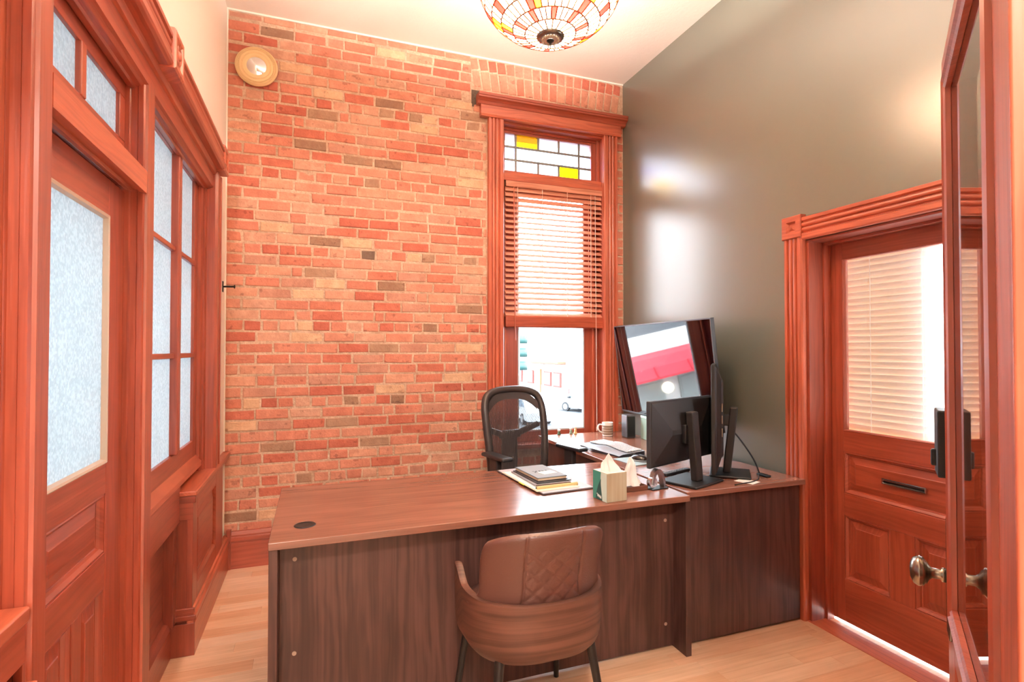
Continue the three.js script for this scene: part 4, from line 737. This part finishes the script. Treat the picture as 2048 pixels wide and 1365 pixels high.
{
  const o = thing('tissue_box', 'green and beige cube tissue box with a tissue pulled up', 'tissue box', [1.281, top, -2.185], 0.10);
  const h = 0.055;
  const beige = std({ color: '#b9ad95', map: mapleT, roughness: 0.7 });
  mesh('carton', box(-h, h, 0.0005, 0.13, -h, h, 0.001), beige, o);
  const cv = document.createElement('canvas'); cv.width = cv.height = 256; const x = cv.getContext('2d');
  x.fillStyle = '#3f8f80'; x.fillRect(0, 0, 256, 256); x.fillStyle = '#cfe3d8'; x.beginPath(); x.moveTo(150, 0); x.bezierCurveTo(130, 90, 160, 150, 175, 256); x.lineTo(256, 256); x.lineTo(256, 0); x.fill(); x.fillStyle = '#24504f'; x.beginPath(); x.moveTo(150, 60); x.bezierCurveTo(90, 120, 60, 200, 50, 256); x.lineTo(175, 256); x.bezierCurveTo(160, 180, 140, 120, 150, 60); x.fill(); x.strokeStyle = '#eef4f0'; x.lineWidth = 9; x.lineCap = 'round'; x.beginPath(); x.moveTo(75, 205); for (let q = 0; q < 7; q++) x.quadraticCurveTo(80 + q * 11, q % 2 ? 240 : 200, 87 + q * 11, 212 + q * 4); x.stroke();
  const t = new THREE.CanvasTexture(cv); t.colorSpace = THREE.SRGBColorSpace;
  const g = new THREE.PlaneGeometry(0.108, 0.128); g.rotateY(-Math.PI / 2); g.translate(-h - 0.0006, 0.065, 0); mesh('side_print', g, std({ map: t, roughness: 0.6 }), o);
  const tg = new THREE.PlaneGeometry(0.108, 0.108); tg.rotateX(-Math.PI / 2); tg.translate(0, 0.1306, 0); mesh('top_print', tg, std({ color: '#dfe6dc', roughness: 0.6 }), o);
  const ts = tissueGeo(0.04, 0.076, 0.8, -0.012); ts.translate(0.004, 0.128, -0.002); mesh('tissue', ts, tissueM, o);
}
{
  const o = thing('napkin_tray', 'low brown tray with a peaked white tissue beside the tissue box', 'tray', [1.472, top, -2.305], 0.05);
  mesh('tray', [box(-0.062, 0.062, 0.0005, 0.008, -0.055, 0.055, 0.002), box(-0.062, 0.062, 0.006, 0.024, 0.049, 0.055, 0.002), box(-0.062, 0.062, 0.006, 0.024, -0.055, -0.049, 0.002), box(-0.062, -0.056, 0.006, 0.024, -0.055, 0.055, 0.002), box(0.056, 0.062, 0.006, 0.024, -0.055, 0.055, 0.002)], std({ color: '#7a4a34', map: walnutT, roughness: 0.5 }), o);
  const ts = tissueGeo(0.046, 0.125, 2.2, -0.006); ts.translate(0, 0.02, 0); mesh('tissue', ts, tissueM, o);
}
{
  const o = thing('tape_dispenser', 'silver arched tape dispenser with clear wheel at the desk corner', 'tape dispenser', [1.585, top, -2.265], 0.15);
  const arch = []; const N = 20; const o1 = [], o2 = []; for (let i = 0; i <= N; i++) { const a = Math.PI * 0.92 - i / N * Math.PI * 0.92; o1.push([0.05 * Math.cos(a) * 0.9, 0.098 * Math.sin(a)]); o2.push([0.036 * Math.cos(a) * 0.9, 0.078 * Math.sin(a)]); }
  const g = prism([...o1, ...o2.reverse()], 0.03, [0.012, 0, -0.015], [1, 0, 0], [0, 1, 0], [0, 0, 1]); g.computeVertexNormals(); mesh('arch', g, M.steel, o);
  mesh('foot', box(-0.045, 0.062, 0.0003, 0.006, -0.03, 0.03, 0.002), M.darkMetal, o);
  const w = new THREE.CylinderGeometry(0.026, 0.026, 0.022, 28); w.rotateX(Math.PI / 2); w.translate(-0.02, 0.034, 0.0); mesh('tape_wheel', fin(w, 0), M.chrome, o);
}
{ // landscape monitor seen from behind
  const o = thing('monitor', 'wide black monitor seen from behind on the return desk', 'monitor', [1.845, top, -2.312], 0.36);
  // local -z is the screen side
  mesh('bezel', box(-0.295, 0.295, 0.10, 0.432, -0.075, -0.052, 0.004), M.grey, o);
  mesh('screen', box(-0.288, 0.288, 0.11, 0.424, -0.0765, -0.0745, 0.0005), std({ color: '#08080a', roughness: 0.12 }), o);
  mesh('back_shell', at(rectLoft(-0.29, 0.29, 0.103, 0.428, [[0, 0], [0.006, 0.005], [0.15, 0.028]], true), -0.053), M.brownBlack, o);
  mesh('mount', [box(-0.05, 0.05, 0.20, 0.30, -0.03, -0.005, 0.008), box(-0.025, 0.025, 0.24, 0.275, -0.01, 0.03, 0.006)], M.black, o);
  const st = box(-0.03, 0.03, 0.0, 0.355, -0.012, 0.03, 0.008, 1); { const p = st.attributes.position; for (let i = 0; i < p.count; i++) { const y = p.getY(i); p.setX(i, p.getX(i) + (y - 0.1) * 0.0); p.setZ(i, p.getZ(i) + 0.02 - y * 0.08); } } st.translate(0, 0.012, 0.0);
  mesh('stand_column', st, M.brownBlack, o);
  mesh('stand_base', box(-0.135, 0.135, 0.0005, 0.014, -0.115, 0.105, 0.007), M.black, o);
}
{ // portrait monitor seen edge on
  const o = thing('portrait_monitor', 'tall black monitor turned upright and seen edge-on', 'monitor', [2.165, top, -2.372], 3.98);
  // local +z is the screen side
  mesh('bezel', box(-0.17, 0.17, 0.022, 0.61, 0.085, 0.105, 0.004, 1), M.brownBlack, o);
  mesh('screen', box(-0.163, 0.163, 0.03, 0.602, 0.1045, 0.1065, 0.0005), std({ color: '#08080a', roughness: 0.12 }), o);
  const bs = rectLoft(-0.166, 0.166, 0.028, 0.604, [[0, 0], [0.012, 0.008], [0.075, 0.03], [0.09, 0.04]], true); bs.rotateY(Math.PI); bs.translate(0, 0, 0.086); mesh('back_shell', bs, M.brownBlack, o);
  for (const y of [0.24, 0.31, 0.375]) mesh('port_label', box(0.074, 0.096, y - 0.022, y + 0.022, 0.05, 0.0535, 0.001), std({ color: '#b89c84', roughness: 0.6 }), o);
  mesh('mount', box(-0.025, 0.025, 0.27, 0.33, -0.005, 0.06, 0.006), M.black, o);
  const st = box(-0.028, 0.028, 0.0, 0.36, -0.02, 0.022, 0.008, 1); { const p = st.attributes.position; for (let i = 0; i < p.count; i++) p.setZ(i, p.getZ(i) + 0.03 - p.getY(i) * 0.11); } st.translate(0, 0.012, 0); mesh('stand_column', st, M.brownBlack, o);
  mesh('stand_base', box(-0.115, 0.115, 0.0005, 0.014, -0.09, 0.12, 0.007), M.black, o);
}
{ // television on the wall arm
  const o = thing('television', 'large flat television tilted on the olive wall mirroring the street', 'television', [2.33, 1.294, -3.25], -Math.PI / 2 - 0.07);
  // local +z = screen side (towards -x), local x runs towards -z... tilt about x
  const tv = new THREE.Group(); tv.name = 'panel'; tv.rotation.x = 0.11; o.add(tv);
  const W = 0.635, H = 0.352;
  mesh('screen', box(-W + 0.008, W - 0.008, -H + 0.012, H - 0.008, 0.004, 0.0155, 0.001), phy({ color: '#0a080d', roughness: 0.035, clearcoat: 1, clearcoatRoughness: 0.02 }), tv);
  mesh('bezel', [box(-W, W, H - 0.009, H, -0.008, 0.017, 0.002), box(-W, W, -H, -H + 0.014, -0.008, 0.017, 0.002), box(-W, -W + 0.009, -H, H, -0.008, 0.017, 0.002), box(W - 0.009, W, -H, H, -0.008, 0.017, 0.002)], std({ color: '#55585b', metalness: 0.6, roughness: 0.35 }), tv);
  mesh('back_shell', [box(-W + 0.006, W - 0.006, -H + 0.006, H - 0.006, -0.008, 0.004, 0.003), box(-W + 0.15, W - 0.15, -H + 0.1, H - 0.1, -0.04, -0.006, 0.01)], M.black, tv);
  mesh('wall_arm', [box(-0.06, 0.06, -0.05, 0.05, -0.145, -0.03, 0.01), box(-0.2, 0.2, -0.2, 0.2, -0.055, -0.035, 0.006)], M.darkMetal, o);
}
{
  const o = thing('speaker', 'small dark grey desktop speaker under the television corner', 'speaker', [2.315, top, -3.66], -0.12);
  mesh('cabinet', box(-0.038, 0.038, 0.001, 0.178, -0.05, 0.05, 0.008, 1), std({ color: '#4c4c50', roughness: 0.45 }), o);
  mesh('grille', box(-0.031, 0.031, 0.01, 0.168, 0.049, 0.053, 0.002), M.black, o);
}
{
  const o = thing('teal_carton', 'pale teal box standing right of the small speaker', 'box', [2.40, top, -3.50], -0.1);
  mesh('carton', box(-0.035, 0.035, 0.0005, 0.165, -0.07, 0.07, 0.002), std({ color: '#a9cfc6', map: mapleT, roughness: 0.6 }), o); mesh('lid', box(-0.037, 0.037, 0.163, 0.18, -0.072, 0.072, 0.002), std({ color: '#bcdcd4', roughness: 0.6 }), o);
}
{
  const o = thing('coffee_mug', 'white and brown banded coffee mug by the window casing', 'mug', [2.195, top, -3.775], -0.35);
  mesh('cup', lathe([[0, 0.003], [0.038, 0.001], [0.041, 0.004], [0.043, 0.1], [0.044, 0.108], [0.042, 0.109], [0.04, 0.104], [0.038, 0.008], [0, 0.008]], 40), std({ color: '#eee8e0', roughness: 0.25 }), o);
  mesh('band', [0, 1, 2, 3].map((i) => lathe([[0.0418, 0.012 + i * 0.019], [0.0436, 0.014 + i * 0.019], [0.0438, 0.0275 + i * 0.019], [0.0426, 0.029 + i * 0.019]], 40)), std({ color: '#8a7461', roughness: 0.5 }), o);
  mesh('inside', lathe([[0, 0.095], [0.0395, 0.095], [0.0405, 0.1045]], 40), std({ color: '#d9583a', roughness: 0.3 }), o);
  mesh('handle', tube([[-0.042, 0.088, 0], [-0.066, 0.09, 0], [-0.076, 0.068, 0], [-0.066, 0.04, 0], [-0.042, 0.026, 0]], 0.006, 30, 10), std({ color: '#eee8e0', roughness: 0.25 }), o);
}
{ // ergonomic keyboard; local x runs along its length, -z away from the typist
  const o = thing('keyboard', 'curved split keyboard with silver palm rest on the return desk', 'keyboard', [1.905, top, -3.225], -Math.PI / 2 + 0.09);
  const L = 0.235, up = (x) => 0.016 + 0.012 * Math.exp(-Math.pow(x / 0.09, 2));
  const body = surf((u, v) => { const x = -L + 2 * L * u, fr = 0.135 - 0.028 * Math.pow(x / L, 2) + 0.012 * Math.cos(x / L * 5), z = -0.10 + (fr + 0.10) * v; return [x, up(x) + 0.014 * (1 - v) - 0.006 * sstep(0.85, 1, v), z]; }, 40, 14);
  const skirt = surf((u, v) => { const a = u * 2 * Math.PI, x = L * Math.max(-1, Math.min(1, 1.25 * Math.cos(a))), zf = 0.135 - 0.028 * Math.pow(x / L, 2) + 0.012 * Math.cos(x / L * 5), z = Math.sin(a) > 0 ? Math.min(zf, 1.6 * Math.sin(a) * zf) : Math.max(-0.10, 1.6 * Math.sin(a) * 0.10), vv = (z + 0.10) / (zf + 0.10); return [x, (up(x) + 0.014 * (1 - vv) - 0.006 * sstep(0.85, 1, vv)) * (1 - v) + 0.002 * v, z]; }, 80, 2);
  mesh('body', skirt, std({ color: '#23242b', roughness: 0.4, side: THREE.DoubleSide }), o);
  mesh('palm_rest', flipAll(body), std({ color: '#949ea8', roughness: 0.3 }), o);
  mesh('key_bed', (() => { const g = surf((u, v) => { const x = -0.215 + 0.43 * u, z = -0.09 + 0.125 * v; return [x, up(x) + 0.014 * (1 - (z + 0.1) / 0.235) + 0.002, z]; }, 30, 6); return flipAll(g); })(), std({ color: '#1b1c22', roughness: 0.5 }), o);
  const keyG = new RoundedBoxGeometry(0.0142, 0.008, 0.0142, 1, 0.002), keys = [];
  for (let r = 0; r < 6; r++) for (let k = 0; k < 21; k++) { const x = -0.205 + k * 0.0205, z = -0.078 + r * 0.0208; if (k > 5 && k < 8 && r < 5) { if (k === 6) continue; } const g = keyG.clone(); g.translate(x, up(x) + 0.014 * (1 - (z + 0.1) / 0.235) + 0.006, z); keys.push(prep(g)); }
  const km = mesh('keys', keys, std({ color: '#d9dde2', roughness: 0.4 }), o); km.userData.kind = 'stuff';
  mesh('foot', [box(-0.2, -0.18, 0, 0.022, -0.09, -0.08, 0.002), box(0.18, 0.2, 0, 0.022, -0.09, -0.08, 0.002)], M.black, o);
}
solo('mouse_pad', (() => { const g = box(-0.09, 0.09, 0, 0.004, -0.11, 0.11, 0.0015); g.rotateY(0.1); g.translate(1.86, top, -2.86); return g; })(), std({ color: '#9fb6bd', roughness: 0.7 }), 'pale grey-teal mouse pad under the black mouse', 'mouse pad');
{
  const o = thing('computer_mouse', 'black computer mouse on the pale mouse pad', 'mouse', [1.88, top + 0.0045, -2.85], 0.5);
  mesh('body', (() => { const g = new THREE.SphereGeometry(1, 24, 12, 0, Math.PI * 2, 0, Math.PI / 2); g.scale(0.036, 0.038, 0.06); return fin(g, 0); })(), std({ color: '#26201f', roughness: 0.25 }), o);
  mesh('base', lathe([[0, 0], [0.9, 0], [1, 0.004], [0.98, 0.008], [0, 0.008]].map(([a, b]) => [a * 0.037, b]), 28).scale(1, 1, 1.62), std({ color: '#b5bec6', roughness: 0.35 }), o);
  mesh('scroll_wheel', (() => { const g = new THREE.TorusGeometry(0.008, 0.003, 8, 16); g.rotateY(Math.PI / 2); g.translate(0, 0.028, -0.032); return fin(g, 0); })(), M.grey, o);
}
{
  const o = thing('remote_control', 'slim black remote control behind the monitor base', 'remote', [1.885, top, -2.497], 0.32);
  mesh('body', box(-0.11, 0.11, 0.0005, 0.018, -0.02, 0.02, 0.006), M.black, o);
  const bt = []; for (let i = 0; i < 7; i++) for (const z of [-0.009, 0.004]) bt.push(box(-0.09 + i * 0.024, -0.08 + i * 0.024, 0.0175, 0.0195, z, z + 0.006, 0.001)); mesh('buttons', bt, std({ color: '#7e8388', roughness: 0.5 }), o);
}
{ const o = solo('note_card', box(-0.042, 0.042, 0, 0.0008, -0.05, 0.05, 0.0003), M.paper, 'blank white note card beside the upright monitor base', 'note'); o.position.set(2.105, top + 0.0151, -2.45); o.rotation.y = -0.5; o.position.set(2.12, top + 0.0006, -2.22); o.rotation.y = 0.35; }
{
  const o = thing('glass_bottle', 'tiny clear glass bottle beside the upright monitor', 'bottle', [2.0, top, -2.475]);
  mesh('body', lathe([[0, 0.001], [0.015, 0.001], [0.016, 0.004], [0.016, 0.03], [0.008, 0.038], [0.008, 0.046], [0.007, 0.046], [0, 0.04]], 24), phy({ color: '#e8f2f2', transmission: 0.9, thickness: 0.01, roughness: 0.05 }), o);
  mesh('cap', cyl(0.009, 0.009, 0.012, 0, 0.044, 0), M.steel, o);
}
{ // power cable with its plug lying on the return desk
  const o = thing('power_cable', 'black power cable drooping to a flat plug on the desk', 'cable', [0, 0, 0]);
  mesh('cord', [tube([[2.19, 1.0, -2.40], [2.235, 0.93, -2.37], [2.28, 0.83, -2.33], [2.295, 0.772, -2.315]], 0.0045, 40, 8), tube([[2.0, top + 0.004, -2.175], [2.05, top + 0.004, -2.185], [2.13, top + 0.004, -2.195], [2.21, top + 0.004, -2.235], [2.285, top + 0.006, -2.31]], 0.003, 50, 8)], M.black, o);
  mesh('plug', [box(2.277, 2.312, top + 0.0005, top + 0.012, -2.32, -2.245, 0.005)], M.black, o);
}
// small figurines at the back of the return desk by the glass
for (const [x, z, h, c1, c2, lab] of [[1.852, -3.955, 0.045, '#3f5640', '#dfe4e6', 'tiny dark green figurine with white head on the sill edge'], [1.962, -3.958, 0.05, '#7d8c7a', '#c9c2b4', 'tiny grey-green figurine in the middle by the window'], [2.0, -3.955, 0.06, '#e0c48c', '#f0e2c4', 'tiny tan figurine nearest the mug by the window']]) {
  const o = thing('figurine', lab, 'figurine', [x, top, z], 0, 'figurines by the window');
  mesh('body', lathe([[0, 0.0], [0.014, 0.0], [0.015, 0.006], [0.009, h * 0.4], [0.011, h * 0.6], [0.005, h * 0.72], [0, h * 0.74]], 20), std({ color: c1, roughness: 0.5 }), o);
  mesh('head', sphere(0.011, 0, h * 0.85, 0, 1.2, 0.8, 1), std({ color: c2, roughness: 0.5 }), o);
}
renderer.render(scene, camera);
